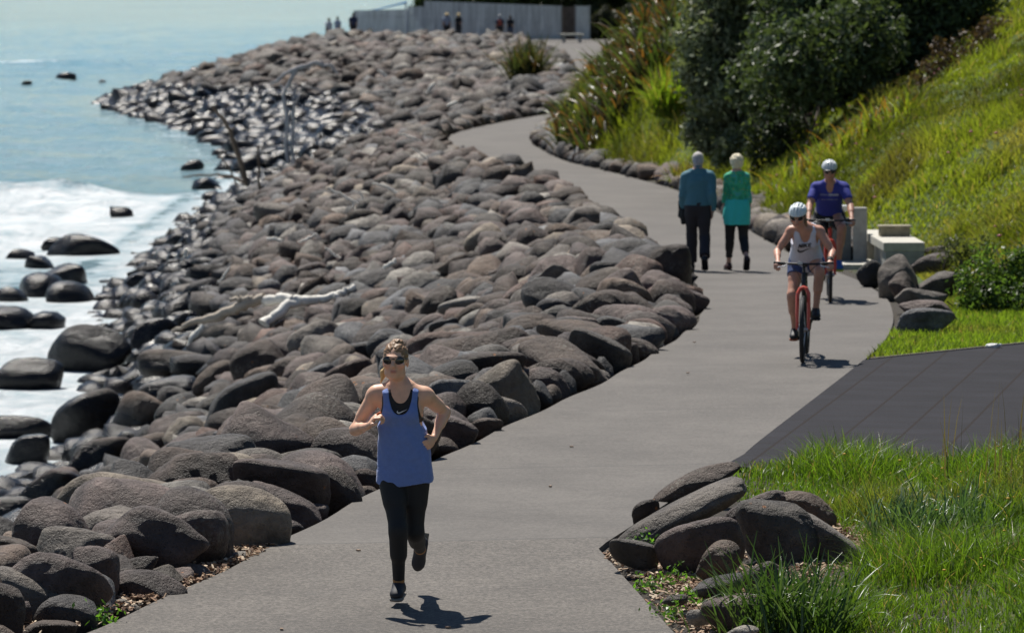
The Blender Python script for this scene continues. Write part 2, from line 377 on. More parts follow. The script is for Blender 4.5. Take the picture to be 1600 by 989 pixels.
def rubber():
    m, t, b, o = newmat('rubber_tiles'); geo = nd(t, 'ShaderNodeNewGeometry')
    mp = nd(t, 'ShaderNodeMapping'); mp.inputs['Rotation'].default_value = (0, 0, R(11.5)); t.links.new(geo.outputs['Position'], mp.inputs[0])
    sx = nd(t, 'ShaderNodeSeparateXYZ'); t.links.new(mp.outputs[0], sx.inputs[0])
    fx = mth(t, 'FRACT', mth(t, 'DIVIDE', mth(t, 'ADD', sx.outputs[0], 50), .5)); fy = mth(t, 'FRACT', mth(t, 'DIVIDE', sx.outputs[1], .5))
    n1 = noise(t, geo.outputs['Position'], 60, 4, .7); n2 = noise(t, geo.outputs['Position'], 1.6, 5)
    base = ramp(t, n1, [(.3, (.011, .011, .014)), (.7, (.029, .028, .035))]).outputs[0]
    base = mix(t, .8, base, ramp(t, n2, [(.3, g(.8)), (.7, g(1.25))]).outputs[0], 'MULTIPLY')
    wn = nd(t, 'ShaderNodeTexWhiteNoise'); wn.noise_dimensions = '2D'
    fl = nd(t, 'ShaderNodeVectorMath', operation='FLOOR'); sc_ = nd(t, 'ShaderNodeVectorMath', operation='SCALE'); sc_.inputs['Scale'].default_value = 2
    t.links.new(mp.outputs[0], sc_.inputs[0]); t.links.new(sc_.outputs[0], fl.inputs[0]); t.links.new(fl.outputs[0], wn.inputs['Vector'])
    base = mix(t, .5, base, ramp(t, wn.outputs['Value'], [(0, g(.8)), (1, g(1.15))]).outputs[0], 'MULTIPLY')
    gx = mth(t, 'LESS_THAN', fx, .05); gy = mth(t, 'MULTIPLY', mth(t, 'LESS_THAN', fy, .05), .8)
    base = mix(t, mth(t, 'MAXIMUM', gx, gy), base, (.014, .009, .008))
    t.links.new(base, b.inputs['Base Color']); b.inputs['Roughness'].default_value = .9; b.inputs['Specular IOR Level'].default_value = .2
    t.links.new(bump(t, n1, .6, .004), b.inputs['Normal'])
    P = []
    for y in np.arange(37.0, 47.05, .5): P.append((float(.615 + (y-31.9)/5.7*1.265) if y < 37.6 else float(Rf(y)) + .006, y))
    far = [(5.6, 49.0), (7.0, 50.3), (10, 52.9)]; near = [(10, 37), (6, 37.0)]
    pts = P + far + near
    V = [(x, y, .016) for x, y in pts] + [(x, y, -.05) for x, y in pts]; n = len(pts)
    F = [tuple(reversed(range(n)))] + [(i, (i+1) % n, n+(i+1) % n, n+i) for i in range(n)]
    me = bpy.data.meshes.new('rubber_paving'); me.from_pydata(V, [], F); me.update()
    bm = bmesh.new(); bm.from_mesh(me); bmesh.ops.recalc_face_normals(bm, faces=bm.faces); bm.to_mesh(me); bm.free()
    tag(link('rubber_paving', me, m), kind='structure')
    # thin timber/concrete edging between matting and lawn
    e = MB(); e.tube([(3.78, 47.15, .0), (5.6, 49.1, .0), (7.0, 50.4, .0), (10, 53.0, 0)], .03, 6); tag(e.build('kerb', simple('edging', (.16, .13, .11), .9)), kind='structure')
    k = MB(); k.box((5.05, 66.3, -.30), (1.1, 1.2, .12)); tag(k.build('pavement', M_CONCL), kind='structure')
rubber()

# ------------------------------------------------------------------ sea
def sea():
    ys = [30.]
    while ys[-1] < 700: ys.append(ys[-1] * 1.0042)
    while ys[-1] < 30000: ys.append(ys[-1] * 1.05)
    ys = np.array(ys); ts = np.concatenate([np.linspace(-3, -.22, 24), np.linspace(-.2, .03, 330), np.linspace(.05, 3, 24)])
    T, Y = np.meshgrid(ts, ys); X = T * Y
    D = SL(np.minimum(Y, 420)) - X                              # distance seaward of the shore
    amp = sstep(.5, 6, D) * (1 - sstep(260, 650, Y))
    Z = SEA + amp*(.16*np.sin(Y*.42 + X*.11 + 2*fbm2(X*.07, Y*.05, 2)) + .5*(fbm2(X*.35, Y*.22, 21)-.47) + .16*(fbm2(X*1.3, Y*.9, 31)-.47))
    # breaking bore rolling in
    bo = np.exp(-((Y - (143 + .35*(X+14) + 4*fbm2(X*.12, X*0, 5)))/3.2)**2) * sstep(-11.5, -14.5, X); Z += .55*bo
    b2 = np.exp(-((Y - 314 - .3*(X+32) - 3*vn2(X*.3, X*0, 4))/3.2)**2) * sstep(-25, -31, X); Z += .7*b2
    foam = sstep(4.2, .3, D)*.95
    foam = np.maximum(foam, sstep(8, 1, D)*.62)
    foam = np.maximum(foam, .98*sstep(147, 140, Y - .35*(X+14) - 4*fbm2(X*.12, X*0, 5))*sstep(92, 104, Y)*sstep(-9.5, -11.0, X) * (1-.25*sstep(120, 100, Y)))
    foam = np.maximum(foam, .96*sstep(54, 62, Y)*(1-sstep(100, 112, Y)))
    foam = np.maximum(foam, .70*sstep(146, 165, Y)*(1-sstep(225, 262, Y))*sstep(13, 1, D))
    foam = np.maximum(foam, .36*sstep(205, 225, Y)*(1-sstep(235, 250, Y)))
    foam = foam * (1 - sstep(272, 290, Y)); foam = np.maximum(foam, 1.0*b2*sstep(.35, .6, vn2(X*.4, Y*.1, 6)+.15)); foam = foam + .04*sstep(56, 64, Y)*(1-sstep(138, 150, Y - .35*(X+14) - 4*fbm2(X*.12, X*0, 5)))
    ny, nx = X.shape; idx = np.arange(ny*nx).reshape(ny, nx)
    F = np.stack([idx[:-1, :-1], idx[:-1, 1:], idx[1:, 1:], idx[1:, :-1]], -1).reshape(-1, 4)
    Z = np.where(Y > 1500, SEA, Z)
    me = npmesh('sea', np.stack([X, Y, Z], -1).reshape(-1, 3), F); add_attr(me, 'foam', foam.ravel())
    m, t, b, o = newmat('sea_water'); geo = nd(t, 'ShaderNodeNewGeometry'); p = geo.outputs['Position']
    mp = nd(t, 'ShaderNodeMapping'); mp.inputs['Scale'].default_value = (.8, .45, 1); t.links.new(p, mp.inputs[0]); q = mp.outputs[0]
    deep = ramp(t, noise(t, q, .05, 4), [(.35, (.27, .50, .60)), (.7, (.38, .60, .67))]).outputs[0]
    mr = nd(t, 'ShaderNodeMapping'); mr.inputs['Scale'].default_value = (.5, 1.6, 1); t.links.new(p, mr.inputs[0])
    rp = ramp(t, noise(t, mr.outputs[0], 1.2, 7, .7, .4), [(.46, g(0)), (.66, g(1))]).outputs[0]
    deep = mix(t, mth(t, 'MULTIPLY', rp, .45), deep, (.78, .86, .89))  # water paled and streaked: sky reflected off ripples put into the colour
    at = nd(t, 'ShaderNodeAttribute', attribute_name='foam')
    fn = mth(t, 'ADD', mth(t, 'MULTIPLY', noise(t, q, .9, 9, .72, .6), .7), mth(t, 'MULTIPLY', noise(t, q, 4.5, 6, .7), .3))
    f = mth(t, 'ADD', mth(t, 'SUBTRACT', fn, 1.0), mth(t, 'MULTIPLY', at.outputs['Fac'], .70))
    fm = ramp(t, f, [(0, g(0)), (.03, g(.25)), (.10, g(.5)), (.22, g(.85)), (.3, g(1))]).outputs[0]
    t.links.new(mix(t, fm, deep, (.80, .83, .85)), b.inputs['Base Color'])
    t.links.new(ramp(t, fm, [(0, g(.07)), (.6, g(.75))]).outputs[0], b.inputs['Roughness']); b.inputs['IOR'].default_value = 1.33; b.inputs['Specular IOR Level'].default_value = .16
    h = mth(t, 'ADD', mth(t, 'MULTIPLY', noise(t, q, 1.1, 5, .6), 1.0), mth(t, 'ADD', mth(t, 'MULTIPLY', noise(t, q, 5, 8, .75), .45), mth(t, 'MULTIPLY', ramp(t, noise(t, q, 4.2, 3, .6), [(.66, g(0)), (.74, g(1))]).outputs[0], .16)))
    h = mth(t, 'ADD', mth(t, 'MULTIPLY', h, mth(t, 'SUBTRACT', 1.0, mth(t, 'MULTIPLY', fm, .55))), mth(t, 'MULTIPLY', fm, .15))
    t.links.new(bump(t, h, 1.0, .6), b.inputs['Normal'])
    tag(link('sea', me, m), kind='structure')
sea()

# ------------------------------------------------------------------ boulders
def ico(sub):
    bm = bmesh.new(); bmesh.ops.create_icosphere(bm, subdivisions=sub, radius=1); bm.verts.ensure_lookup_table()
    V = np.array([v.co[:] for v in bm.verts]); F = np.array([[v.index for v in f.verts] for f in bm.faces]); bm.free(); return V, F
ICO = {s: ico(s) for s in (2, 3, 4, 5)}
def rock_shape(seed, sub, angular=None, nz=1.0):
    rs = np.random.RandomState(seed); V, F = ICO[sub]
    n = rs.randint(8, 15); N = rs.normal(size=(n, 3)); N /= np.linalg.norm(N, axis=1)[:, None]
    N = np.concatenate([N, -N[:n//2], [[0, 0, 1], [0, 0, -1]]]); H = rs.uniform(.62, 1.0, len(N)); H[-2:] = (.85, .9)
    p = angular or rs.choice([5, 7, 9, 13, 18], p=[.1, .2, .25, .25, .2])
    D = np.maximum(V @ N.T / H, 1e-4); r = (D**p).sum(1)**(-1.0/p)
    r *= 1 + nz*.10*(vn3(V*1.4+seed*3.1, seed)-.5) + nz*.05*(vn3(V*4+seed, seed+1)-.5)
    if sub >= 4: r *= 1 + nz*.022*(vn3(V*11+seed, seed+2)-.5)
    V = V * r[:, None]; V -= (V.max(0)+V.min(0))/2; V /= (V.max(0)-V.min(0))/2
    return V, F
NP_ = 34
PROTO_HI = []
for i in range(NP_):
    V, F = rock_shape(100+i, 5 if i < 18 else 4, None if i >= 18 else (4.6, 5.2, 6)[i % 3] if i < 12 else 13, .9); me = npmesh('boulder', V, F); me.materials.append(M_ROCK); PROTO_HI.append(me)
PROTO_MID = [rock_shape(200+i, 3) for i in range(14)]; PROTO_LO = [rock_shape(300+i, 2, nz=.8) for i in range(10)]
COLS = {'mauve-brown': (.150, .114, .104), 'dark brown': (.100, .072, .057), 'brown': (.172, .124, .092), 'dark grey': (.085, .082, .085),
        'blue-grey': (.18, .19, .205), 'pale grey': (.36, .345, .31), 'buff': (.34, .29, .225), 'reddish brown': (.175, .112, .088), 'grey': (.20, .180, .158),
        'black wet': (.075, .07, .075), 'wet grey': (.14, .14, .15)}
CK = ['mauve-brown', 'dark brown', 'brown', 'dark grey', 'blue-grey', 'pale grey', 'buff', 'reddish brown', 'grey']; CPR = [.23, .19, .15, .13, .09, .055, .04, .055, .06]
rocks = []   # dicts: c (centre), s (semi axes), R (3x3), col, shape, manual label
def add_rock(c, s, M, col, seed=None, label=None, grp=None, ang=None):
    rocks.append(dict(c=np.array(c, float), s=np.array(s, float), M=np.array(M, float), col=col, seed=random.randrange(10**6) if seed is None else seed, label=label, grp=grp, ang=ang))
def rotm(rz, rx=0, ry=0): return np.array(Matrix.Rotation(ry, 3, 'Y') @ Matrix.Rotation(rx, 3, 'X') @ Matrix.Rotation(rz, 3, 'Z'))
# measured boulders: centre x, y, width, height in photo pixels (1600 wide), tilt (deg, clockwise down to the right), colour, label
SEAW = 'boulders of the seaward rock wall'
man = [
 (138,556,122,98,-38,'black wet','tall black wet boulder with a sloping crest rising out of the white surf'),
 (38,592,110,66,8,'black wet','glistening black wet boulder at the left frame edge in the surf'),
 (32,672,100,44,6,'black wet','low flat black rock lying in foam above the shiny round wet one'),
 (42,710,76,56,-8,'wet grey','round wet boulder with bright sun glints at the foam edge, far left'),
 (54,745,70,34,-22,'wet grey','narrow wet grey boulder below the glinting round one, far left'),
 (138,668,118,100,-25,'dark brown','big dark brown boulder standing at the inner edge of the surf'),
 (218,658,80,82,30,'brown','upright brown boulder leaning on the right of the big dark surf-edge one'),
 (262,619,98,55,-12,'blue-grey','smooth blue-grey boulder with a long rounded back near the surf'),
 (163,714,104,60,-14,'dark brown','squat dark brown boulder just under the big surf-edge boulder'),
 (376,638,132,88,-24,'dark grey','large dark grey boulder with a steep shaded right end, mid slope'),
 (277,576,120,56,8,'brown','long brown boulder with an overhanging ledge under the broken driftwood splinter'),
 (341,598,76,62,-30,'brown','brown egg-shaped boulder between the ledge boulder and the dark round one'),
 (405,576,80,76,-30,'dark brown','dark round boulder with a black shaded right face, left of the runner'),
 (242,526,74,56,-18,'wet grey','damp grey boulder right of the tall black wet one'),
 (494,536,82,62,-20,'grey','grey domed boulder below the white end of the driftwood log'),
 (447,584,66,48,0,'dark brown','small dark brown cracked boulder beneath the grey domed one'),
 (500,598,62,52,-30,'blue-grey','mottled blue-grey boulder with pale crust, left of the runner\'s head'),
 (550,562,74,46,-12,'dark grey','blue-black shaded boulder just left of the runner\'s hair'),
 (548,592,76,54,-20,'reddish brown','reddish round boulder left of the runner\'s neck'),
 (436,680,136,72,8,'mauve-brown','wide mauve boulder with a dimpled top, left of the runner\'s arm'),
 (516,648,116,60,14,'mauve-brown','sloping mauve boulder behind the runner\'s bent right elbow'),
 (562,616,70,46,0,'mauve-brown','mauve boulder touching the runner\'s shoulder outline'),
 (364,664,70,36,-20,'reddish brown','thin reddish slab above the pale angular stone'),
 (364,691,60,42,25,'blue-grey','small pale angular stone, the brightest among the mauve boulders'),
 (297,738,116,70,24,'blue-grey','light blue-grey angular block with a flat sloping face'),
 (278,702,124,46,-10,'mauve-brown','long mauve boulder lying behind the blue-grey angular block'),
 (212,742,132,46,-30,'mauve-brown','long tilted mauve boulder pointing up towards the blue-grey block'),
 (354,716,60,34,-8,'mauve-brown','small mauve cobble between the blue-grey block and the pink-grey loaf'),
 (404,722,96,42,-6,'grey','pink-grey loaf-shaped boulder above the wide mauve one'),
 (440,756,148,68,6,'mauve-brown','wide smooth mauve boulder behind the big pale one'),
 (556,716,136,84,8,'mauve-brown','large mauve boulder partly hidden behind the runner\'s waist'),
 (528,768,66,76,-15,'dark brown','upright dark boulder against the path left of the runner\'s thigh'),
 (452,794,118,66,28,'mauve-brown','mauve wedge-shaped boulder between the big pale one and the path'),
 (370,816,166,112,14,'buff','biggest pale buff boulder, smooth and domed, beside the path'),
 (270,784,118,58,-8,'pale grey','light grey boulder with a flat crusted top behind the big pale one'),
 (232,764,110,46,-14,'mauve-brown','pitted mauve slab left of the light crusted boulder'),
 (92,770,112,80,18,'reddish brown','angular reddish boulder with a shaded front face, far left'),
 (18,812,88,70,4,'dark brown','pitted brown boulder cut by the left frame edge under the surf rocks'),
 (120,818,160,58,-12,'mauve-brown','long low mauve boulder below the angular reddish one'),
 (158,826,118,62,-18,'grey','light brown boulder tucked behind the big faceted dark one'),
 (240,848,158,104,16,'mauve-brown','big faceted dark mauve boulder with a black overhang, left of the pale one'),
 (12,872,92,62,10,'brown','brown boulder at the left frame edge above the grey cobbled one'),
 (78,860,96,40,-6,'dark brown','low rough brown boulder left of the faceted dark one'),
 (92,914,156,92,14,'mauve-brown','broad mauve boulder with a rounded back near the bottom left corner'),
 (150,892,84,74,24,'mauve-brown','mauve boulder wedged between the broad one and the faceted one'),
 (216,888,66,38,-18,'dark brown','small dark cobble under the faceted boulder\'s overhang'),
 (238,920,134,56,-4,'mauve-brown','low flat-bottomed mauve boulder resting on the chips by the path'),
 (292,896,78,32,8,'mauve-brown','thin mauve stone by the path under the faceted boulder'),
 (42,946,124,92,18,'grey','grey-brown rounded boulder in the bottom left corner'),
 (4,958,70,84,10,'dark brown','dark boulder cut by the bottom left corner of the frame'),
 (72,988,96,34,0,'brown','flat brown boulder at the bottom frame edge, left of the path'),
 (150,960,48,16,0,'grey','small flat grey stone lying in the bark chips by the path'),
 (363,873,46,20,-14,'pale grey','small pale stone at the foot of the big pale boulder'),
 (697,680,84,62,20,'mauve-brown','mauve boulder against the path just right of the runner\'s left hand'),
 (760,670,52,32,0,'dark brown','small rough dark stone on the path edge right of the runner'),
 (775,644,96,50,8,'grey','pinkish domed boulder on the path edge, behind the small rough dark stone'),
 (778,612,126,54,6,'mauve-brown','long smooth mauve boulder right of the runner\'s head'),
 (860,606,66,52,12,'mauve-brown','lumpy mauve boulder on the path edge with a hollow in its top'),
 (874,588,100,60,16,'dark brown','dark speckled boulder pressed against the lumpy one on the path edge'),
 (900,570,92,54,22,'dark brown','dark brown boulder sloping down to the path, in front of the lichened one'),
 (934,557,98,68,22,'grey','large lichen-spotted boulder on the path edge with orange specks'),
 (990,546,74,42,20,'dark brown','dark mottled boulder on the path edge right of the lichened one'),
 (1000,524,76,56,20,'reddish brown','reddish-brown shaded boulder with a pale tip on the path edge'),
 (1050,504,86,54,14,'mauve-brown','mauve boulder on the curve of the path, second from the bend'),
 (1062,472,80,48,18,'mauve-brown','mauve boulder at the outermost bend of the path'),
 (943,484,92,60,10,'dark brown','big dark brown boulder standing proud inside the bend'),
 (754,580,134,56,-4,'dark brown','big long dark brown boulder with a flat front, right of the runner\'s hair'),
 (674,570,74,44,-6,'mauve-brown','mauve boulder right beside the runner\'s sunglasses'),
 (751,540,88,42,-6,'reddish brown','warm brown domed boulder above the big long dark one'),
 (822,544,80,34,-8,'mauve-brown','mauve boulder next to a pale flat one above the lumpy path-edge one'),
 (790,506,60,42,0,'black wet','black shaded boulder with a sharp edge below the blue-grey cobble'),
 (862,490,56,44,10,'dark grey','dark slate-coloured boulder left of the big dark brown one in the bend'),
 (724,488,70,44,-14,'pale grey','light grey boulder right of the dark round one, above the runner'),
 (686,486,70,64,-34,'dark brown','dark smooth upright boulder above and right of the runner'),
 (892,516,82,40,0,'mauve-brown','mauve double-humped boulder below the dark slate one'),
 (780,463,58,34,0,'blue-grey','blue-grey cobble with a rough top, up the slope from the runner'),
 (694,520,50,40,-20,'dark grey','dark angular stone under the dark smooth upright boulder'),
 (949,512,60,36,14,'dark grey','dark domed stone just under the big dark brown boulder in the bend'),
 (958,432,72,44,6,'dark grey','dark blue-grey boulder with a textured face, left of the bend'),
 (905,424,44,40,-50,'pale grey','cream-topped angular boulder beside the textured dark one'),
 (840,440,70,32,-16,'buff','cream-edged long boulder left of the cream-topped angular one'),
 (757,380,62,46,-40,'buff','pale-edged leaning boulder in the middle of the rock slope'),
 (430,342,66,46,0,'grey','mottled light grey boulder in the middle, below the dead branch'),
]
# near rock pile on the right, and the row beyond the matting
PILE = 'boulders of the planted bed beside the path'
man_r = [
 (1085,757,122,52,-30,'dark brown','long dark lichen-topped boulder at the top of the right-hand pile'),
 (1010,803,46,40,-20,'dark brown','small dark round stone at the upper left of the right-hand pile'),
 (1062,806,190,62,-27,'grey','long grey-brown boulder lying diagonally across the right-hand pile'),
 (1095,860,130,92,-14,'mauve-brown','domed mauve boulder in the middle of the right-hand pile'),
 (990,866,76,42,8,'grey','low pale pinkish stone in the bark chips by the path corner'),
 (1123,880,72,60,-16,'brown','brown rounded stone in front of the domed mauve boulder'),
 (1213,838,122,104,0,'grey','tall grey lichened boulder at the centre right of the pile'),
 (1265,840,150,74,34,'grey','sloping grey boulder running down right from the tall lichened one'),
 (1182,795,92,52,-24,'mauve-brown','mauve boulder behind the tall lichened one'),
 (1262,796,90,50,12,'brown','brown boulder at the back right of the pile against the grass'),
 (1119,916,86,32,-8,'dark grey','flat dark grey stone at the bottom of the right-hand pile'),
 (1190,902,60,44,-20,'dark brown','small dark stone half under the grass clump'),
 (1150,958,96,58,-14,'mauve-brown','dark rounded boulder in the foreground right beside the grass clump'),
 (1054,937,40,16,0,'grey','tiny flat grey stone in the chips beside green weeds'),
 (1092,964,38,24,0,'pale grey','tiny pale stone in the chips near the bottom frame edge'),
 (1160,988,50,20,0,'pale grey','small pale stone at the bottom frame edge under the grass clump'),
]
SEAT = 'boulders round the concrete seat'
man_b = [
 (1362,430,42,40,-30,'dark grey','first grey boulder at the foot of the concrete seat, nearest the path'),
 (1398,441,66,66,-30,'grey','grey boulder with orange specks in front of the concrete seat'),
 (1420,462,50,66,-30,'dark brown','dark narrow boulder between the specked one and the pointed one'),
 (1462,446,80,44,6,'grey','greenish lichened boulder behind the pointed grey one'),
 (1441,467,62,56,-44,'grey','pointed grey-brown boulder at the end of the rock row'),
 (1450,488,88,36,4,'mauve-brown','low mauve boulder under the pointed one'),
 (1446,502,84,38,2,'blue-grey','lowest smooth blue-grey boulder at the edge of the lawn strip'),
 (1456,414,70,32,-4,'mauve-brown','mauve boulder right of the concrete seat'),
 (1470,396,50,22,0,'dark brown','dark boulder behind the right end of the concrete seat'),
 (1484,404,44,26,10,'dark grey','dark stone tucked in the weeds right of the concrete seat'),
 (1330,400,48,30,0,'dark brown','dark boulder under the grey posts, left of the concrete seat'),
]
def thin(px0, px1, n, lab, w0, w1): pass
def place(list_, grp, off, front=.0, kd=.8):
    for (cx, cy, w_, h_, tilt, col, lab) in list_:
        P = hit(cx, cy + h_*.22, off)
        edge_ = list_ is man and P[0] + w_*.45/proj(P)[2] > float(Lf(P[1])) - .12
        if edge_: P = hit(cx, cy + h_*.3, -.02)
        s = proj(P)[2]; W = w_/s/2; H = h_/s/2; th = R(tilt)
        # the measured box belongs to a tilted body: recover its semi-axes
        a2 = max(W*W*math.cos(th)**2 - H*H*math.sin(th)**2, (W*.55)**2) / max(.2, math.cos(2*th)) if abs(tilt) < 35 else W*W
        b2 = max(H*H*math.cos(th)**2 - W*W*math.sin(th)**2, (H*.5)**2) / max(.2, math.cos(2*th)) if abs(tilt) < 35 else H*H
        a = min(math.sqrt(a2), W*1.25); b = min(math.sqrt(b2), H*1.05)
        c = plane_depth(cx, cy, P[1] + .1)
        if edge_: c[0] = min(c[0], float(Lf(c[1])) - a*.80)
        Mt = np.array(Matrix.Rotation(th, 3, 'Y'))
        add_rock(c, (a*1.06, (a+b)*.5*kd, b*1.12), Mt, col, label=lab, grp=grp)
def plane_depth(px, py, y):
    r = ray(px, py); t = y/r[1]; return np.array([r[0]*t, y, CAMZ + r[2]*t])
place(man, SEAW, .12); place(man_r, PILE, .1, kd=.75); place(man_b, SEAT, .1, kd=.7)
# row of stones along the landward edge of the path
k = 0; y = 66.8
ROWG = 'stones edging the landward side of the path'
while y < 151:
    x = float(Rf(y)) + random.uniform(.12, .4); r = random.uniform(.2, .38)
    if not (63.0 < y < 67.5):
        add_rock((x+r*.5, y, float(Zf(y))+r*.25), (r*random.uniform(1, 1.3), r, r*random.uniform(.65, .9)), rotm(random.uniform(0, 6), random.uniform(-.3, .3), random.uniform(-.3, .3)), random.choices(CK, CPR)[0], grp=ROWG)
        if random.random() < .5:
            add_rock((x+r*1.9, y+.2, float(Zf(y))+r*.45), (r, r, r*.7), rotm(random.uniform(0, 6)), random.choices(CK, CPR)[0], grp=ROWG)
    y += r*random.uniform(1.6, 2.3)
n_manual = len(rocks)
# dart-thrown boulders over the whole sea wall and headland
cell = {}
def gkey(x, y): return (int(math.floor(x/1.5)), int(math.floor(y/1.5)))
def reg(c, r): cell.setdefault(gkey(c[0], c[1]), []).append((c[0], c[1], r))
for q in rocks: reg(q['c'], min(q['s'][0], q['s'][1]*1.3))
def ok(x, y, r, f):
    kx, ky = gkey(x, y)
    for i in (kx-1, kx, kx+1):
        for j in (ky-1, ky, ky+1):
            for (a, b, rr) in cell.get((i, j), ()):
                if (a-x)**2 + (b-y)**2 < (f*(r+rr))**2: return False
    return True
def throw(y0, y1, r, n, f, dz=0.0, grow=None):
    ys = RS.uniform(y0, y1, n); us = RS.uniform(0, 1, n)
    L_ = Lf(np.minimum(ys, 284)) - .12; S_ = SL(ys) - np.where(ys < 110, .5, 1.4); xs = S_ + us*(L_ - S_)
    Z_ = land(xs, ys)
    for x, y, z, L1 in zip(xs, ys, Z_, L_):
        # keep the view side only: far left water side of near field is out of frame
        if abs(x) > y*.135 + 3: continue
        if y > 262 and x > -11 and y > 281: continue
        if r < .25 and y < 160 and x < SL(y) + 2.2: continue
        rr = r*random.uniform(.82, 1.2)
        if x > L1 - rr*.72: x = L1 - rr*random.uniform(.72, .95)
        if not ok(x, y, rr, f): continue
        flat = random.uniform(.62, .98); el = random.uniform(.85, 1.4)
        if x > L1 - rr*1.5: el = min(el, 1.05)
        reg((x, y), rr)
        wetc = z < -2.5
        col = random.choices(CK, CPR)[0]
        if wetc and random.random() < .75: col = random.choice(['black wet', 'wet grey', 'dark grey'])
        add_rock((x, y, z + rr*random.uniform(-.05, .48) + dz), (rr*el, rr/el**.5, rr*flat), rotm(random.uniform(0, 6.28), random.uniform(-.55, .55), random.uniform(-.6, .6)), col, grp=SEAW)
throw(24, 44, .34, 3000, .84)
throw(44, 160, .34, 12000, .84)
throw(24, 160, .235, 50000, .81)
throw(24, 160, .18, 80000, .82, -.05)
throw(24, 90, .13, 30000, .78, -.08)
throw(160, 284, .58, 15000, .82)
throw(160, 284, .42, 40000, .78)
throw(160, 284, .29, 70000, .76)
# a few rocks awash off the shore
for (px, py, r) in [(62,420,.5),(90,388,.45),(30,405,.4),(20,512,.7),(70,512,.5),(14,470,.5),(100,440,.7),(130,396,.8),(190,337,.4),(300,262,.45),(320,295,.6),(330,312,.45),(42,133,.4),(102,124,.7),(192,173,.5),(160,130,.3),(70,460,.8),(110,470,.7),(250,185,.6)]:
    c = plane(px, py, SEA); add_rock((c[0], c[1], SEA+.03), (r, r*.8, r*.6), rotm(random.uniform(0, 6)), 'black wet', grp='rocks awash off the shore')

# choose the 300 that show largest; the rest become one mass
for i, q in enumerate(rocks):
    px, py, s = proj(q['c']); q['px'] = (px, py); q['app'] = q['s'][0]*q['s'][2]*s*s; q['i'] = i
    q['inview'] = -40 < px < 1640 and -10 < py < 1010
auto = sorted([q for q in rocks if q['label'] is None and q['inview']], key=lambda q: -q['app']*(1.0 if q['grp'] in (SEAW,) else 1.6))
nman = sum(1 for q in rocks if q['label'])
things = [q for q in rocks if q['label']] + auto[:298-nman]
tid = set(q['i'] for q in things)
# labels for the unmeasured ones
LM = [('the bleached driftwood log', 440, 480), ('the dead branch', 385, 285), ('the forked pale sticks', 560, 315), ('the runner\'s head', 618, 550), ('the biggest pale buff boulder', 370, 815),
      ('the tall black wet boulder', 138, 556), ('the big dark bend boulder', 943, 484), ('the light grey crusted boulder', 270, 784), ('the blue-grey angular block', 297, 738),
      ('the long dark flat-fronted boulder', 754, 580), ('the cream-topped boulder', 905, 424), ('the walking man', 1088, 335), ('the concrete seat', 1395, 385), ('the large flax bush', 960, 160), ('the couple', 1120, 330), ('the pale leaning boulder', 757, 380), ('the broken splinter', 305, 520), ('the broad bottom-left boulder', 92, 914)]
ORD = ['nearest', 'second', 'third', 'fourth', 'fifth', 'sixth', 'seventh', 'eighth', 'ninth', 'tenth', 'eleventh', 'twelfth', 'thirteenth', 'fourteenth', 'fifteenth', 'sixteenth', 'seventeenth', 'eighteenth', 'nineteenth', 'twentieth']
bucket = {}
for q in things:
    if q['label']: continue
    px, py = q['px']; best = min(LM, key=lambda l: (l[1]-px)**2 + ((l[2]-py)*1.3)**2); dx = px-best[1]; dy = py-best[2]
    a = math.degrees(math.atan2(-dy, dx)) % 360
    dr = ['right of', 'up right of', 'above', 'up left of', 'left of', 'down left of', 'below', 'down right of'][int((a+22.5)//45) % 8]
    shp = 'rounded' if q['s'][2] > .62*q['s'][0] else 'flat'
    if q['s'][0] > 1.55*q['s'][1]: shp = 'long'
    q['key'] = (q['col'].replace('black wet', 'black').replace('wet grey', 'grey'), shp, dr, best[0]); q['dd'] = dx*dx+dy*dy
    bucket.setdefault(q['key'], []).append(q)
for kx, L_ in bucket.items():
    L_.sort(key=lambda q: q['dd'])
    for j, q in enumerate(L_):
        o_ = '' if len(L_) == 1 else (', nearest such' if j == 0 else ', %s such' % ORD[min(j, 19)])
        q['label'] = '%s %s boulder %s %s%s' % (kx[0], kx[1], kx[2], kx[3], o_)
v0_ = np.array([0, .25, 0])
for n, q in enumerate(things):
    if 'biggest pale' in (q['label'] or ''):
        V, F = rock_shape(777, 5, 4.2, .7); me = npmesh('boulder', V, F); me.materials.append(M_ROCK); q['s'] = q['s']*[1, 1, 1.1]; q['c'] = q['c'] - v0_; q['seed'] = 0
    elif n < nman: me = PROTO_HI[12 + q['seed'] % 6] if any(k_ in q['label'] for k_ in ('angular', 'block', 'wedge', 'faceted', 'pointed', 'flat top')) else PROTO_HI[q['seed'] % 12]
    else: me = PROTO_HI[(q['seed']) % 18] if q['app'] > 900 else PROTO_HI[18 + q['seed'] % (NP_-18)]
    o = bpy.data.objects.new('boulder', me); C.objects.link(o)
    Mx = Matrix([list(r_) for r_ in (q['M'] @ np.diag(q['s']))]).to_4x4()
    # extra spin about z inside the ellipsoid keeps copies from looking alike
    sp = Matrix.Rotation((q['seed'] % 4)*math.pi/2 if True else 0, 4, 'Z')
    o.matrix_world = Matrix.Translation(q['c']) @ Mx @ sp
    j = random.uniform(.42, 1.0); c = COLS[q['col']]; o.color = (c[0]*j, c[1]*j, c[2]*j, 1)
    tag(o, q['label'], 'boulder', q['grp'], 'thing')
def mass(sel, protos, Vs, Fs, Ts, off):
    for q in sel:
        V, F = protos[q['seed'] % len(protos)]
        P = (V*q['s']) @ q['M'].T + q['c']; Vs.append(P.astype(np.float32)); Fs.append(F + off)
        j = random.uniform(.26, 1.0)*(1 if q['c'][1] < 150 else .82); Ts.append(np.tile(np.array(COLS[q['col']])*j, (len(V), 1)).astype(np.float32)); off += len(V)
    return off
rest = [q for q in rocks if q['i'] not in tid]
